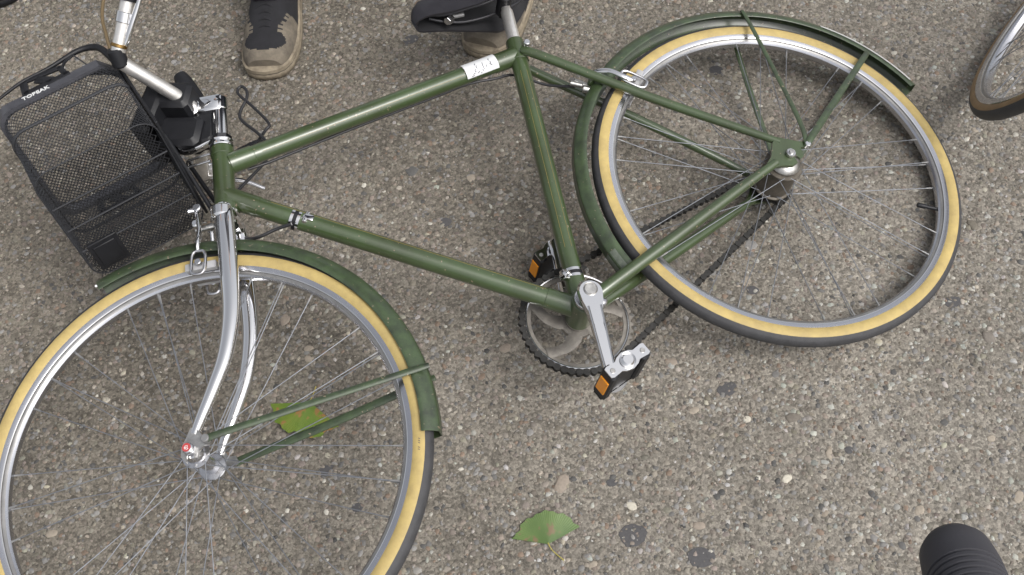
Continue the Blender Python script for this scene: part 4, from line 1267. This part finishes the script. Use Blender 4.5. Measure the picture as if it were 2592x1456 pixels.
make_person('person', (0, 0, 0), 0, ((-.4210, .748, R(-8)), (.083, .700, R(-27))), 'standing person in taupe and black sneakers behind the bicycle, only the feet showing', M_SOCK, False)
make_person('person', (-1.075, 1.085, 0), R(6), ((0, 0, R(4)), (-.34, .06, R(10))), 'bystander at the top left corner, just the tip of a black shoe showing', M_DENIM, True)

# ------------------------------------------------------------------ fallen ginkgo leaves
def leaf_material(name, a, b_, spot, spotc=(.17, .12, .065)):
    m = bpy.data.materials.new(name); m.use_nodes = True
    nt = m.node_tree; N = nt.nodes; L = nt.links; bs = N['Principled BSDF']
    bs.inputs['Roughness'].default_value = .55
    tc = N.new('ShaderNodeTexCoord')
    n1 = N.new('ShaderNodeTexNoise'); n1.inputs['Scale'].default_value = 22; n1.inputs['Detail'].default_value = 4
    n2_ = N.new('ShaderNodeTexNoise'); n2_.inputs['Scale'].default_value = 46; n2_.inputs['Detail'].default_value = 3
    gr = N.new('ShaderNodeTexWave'); gr.wave_type = 'RINGS'; gr.rings_direction = 'Z'; gr.inputs['Scale'].default_value = 0.1
    sx = N.new('ShaderNodeSeparateXYZ'); L.new(tc.outputs['Object'], sx.inputs[0])
    at = N.new('ShaderNodeMath'); at.operation = 'ARCTAN2'; L.new(sx.outputs[0], at.inputs[0]); L.new(sx.outputs[1], at.inputs[1])
    fr = N.new('ShaderNodeMath'); fr.operation = 'MULTIPLY'; fr.inputs[1].default_value = 90; L.new(at.outputs[0], fr.inputs[0])
    sn = N.new('ShaderNodeMath'); sn.operation = 'SINE'; L.new(fr.outputs[0], sn.inputs[0])
    for n in (n1, n2_): L.new(tc.outputs['Object'], n.inputs['Vector'])
    r1 = N.new('ShaderNodeValToRGB'); r1.color_ramp.elements[0].position = .35; r1.color_ramp.elements[0].color = (*a, 1); r1.color_ramp.elements[1].position = .68; r1.color_ramp.elements[1].color = (*b_, 1)
    L.new(n1.outputs['Fac'], r1.inputs[0])
    r2 = N.new('ShaderNodeValToRGB'); r2.color_ramp.elements[0].position = spot; r2.color_ramp.elements[0].color = (0, 0, 0, 1); r2.color_ramp.elements[1].position = spot + .07; r2.color_ramp.elements[1].color = (1, 1, 1, 1)
    L.new(n2_.outputs['Fac'], r2.inputs[0])
    mx = N.new('ShaderNodeMix'); mx.data_type = 'RGBA'; mx.inputs['B'].default_value = (*spotc, 1)
    L.new(r2.outputs[0], mx.inputs['Factor']); L.new(r1.outputs[0], mx.inputs['A']); L.new(mx.outputs['Result'], bs.inputs['Base Color'])
    bp_ = N.new('ShaderNodeBump'); bp_.inputs['Strength'].default_value = .25; bp_.inputs['Distance'].default_value = .0006
    L.new(sn.outputs[0], bp_.inputs['Height']); L.new(bp_.outputs[0], bs.inputs['Normal'])
    return m
def ginkgo(loc, rz, size, m, stem_pts, label, notch, flat=1.):
    root = empty('ginkgo_leaf', None, Matrix.Translation(loc) @ Matrix.Rotation(rz, 4, 'Z'))
    tag(root, label, 'leaf', 'fallen ginkgo leaves')
    b = MB()
    NA, NR_ = 40, 7
    rows = []
    for i in range(NA + 1):
        a = R(-70) + R(140) * i / NA
        e = size * (1.02 - .02 * abs(a / R(70)) ** 2 + .035 * math.sin(a * 9 + 1) + .022 * math.sin(a * 23)) * (1 - notch * math.exp(-(a / .10) ** 2))
        e *= 1 + .10 * max(0, abs(a) - R(52)) / R(18)
        rows.append([V(math.sin(a) * e * j / NR_, math.cos(a) * e * j / NR_ * flat, .004 + .0035 * math.sin(a * 3 + .6) * j / NR_ + .004 * (j / NR_) ** 2 * (.5 + .5 * math.cos(a * 2.1))) for j in range(NR_ + 1)])
    b.grid(rows); b.grid([[p - V(0, 0, .0005) for p in r][::-1] for r in rows])
    b.build('blade', m, root, sharp=80)
    MB().tube(catmull(stem_pts, 6), [.0013, .0009, .0009, .0012], 8).build('stem', mat('leaf_stem', (.32, .27, .07), .6), root)
M_LEAF1 = leaf_material('leaf_green', (.070, .122, .034), (.110, .170, .050), .58)
M_LEAF2 = leaf_material('leaf_yellowing', (.085, .155, .018), (.15, .20, .025), .56, (.26, .14, .045))
ginkgo((-.0045, -.4880, .0012), R(2), .055, M_LEAF1, [V(0, .002, .004), V(.003, -.008, .004), V(.010, -.018, .002), V(.020, -.030, .0015)], 'green ginkgo leaf lying alone on bare paving below the pedal', .03, .95)
ginkgo((-.3850, -.1720, .0012), R(152), .066, M_LEAF2, [V(0, .002, .004), V(.001, -.008, .004), V(.002, -.018, .002), V(.004, -.032, .0015)], 'yellowing ginkgo leaf under the front mudguard stays', .14, 1.0)
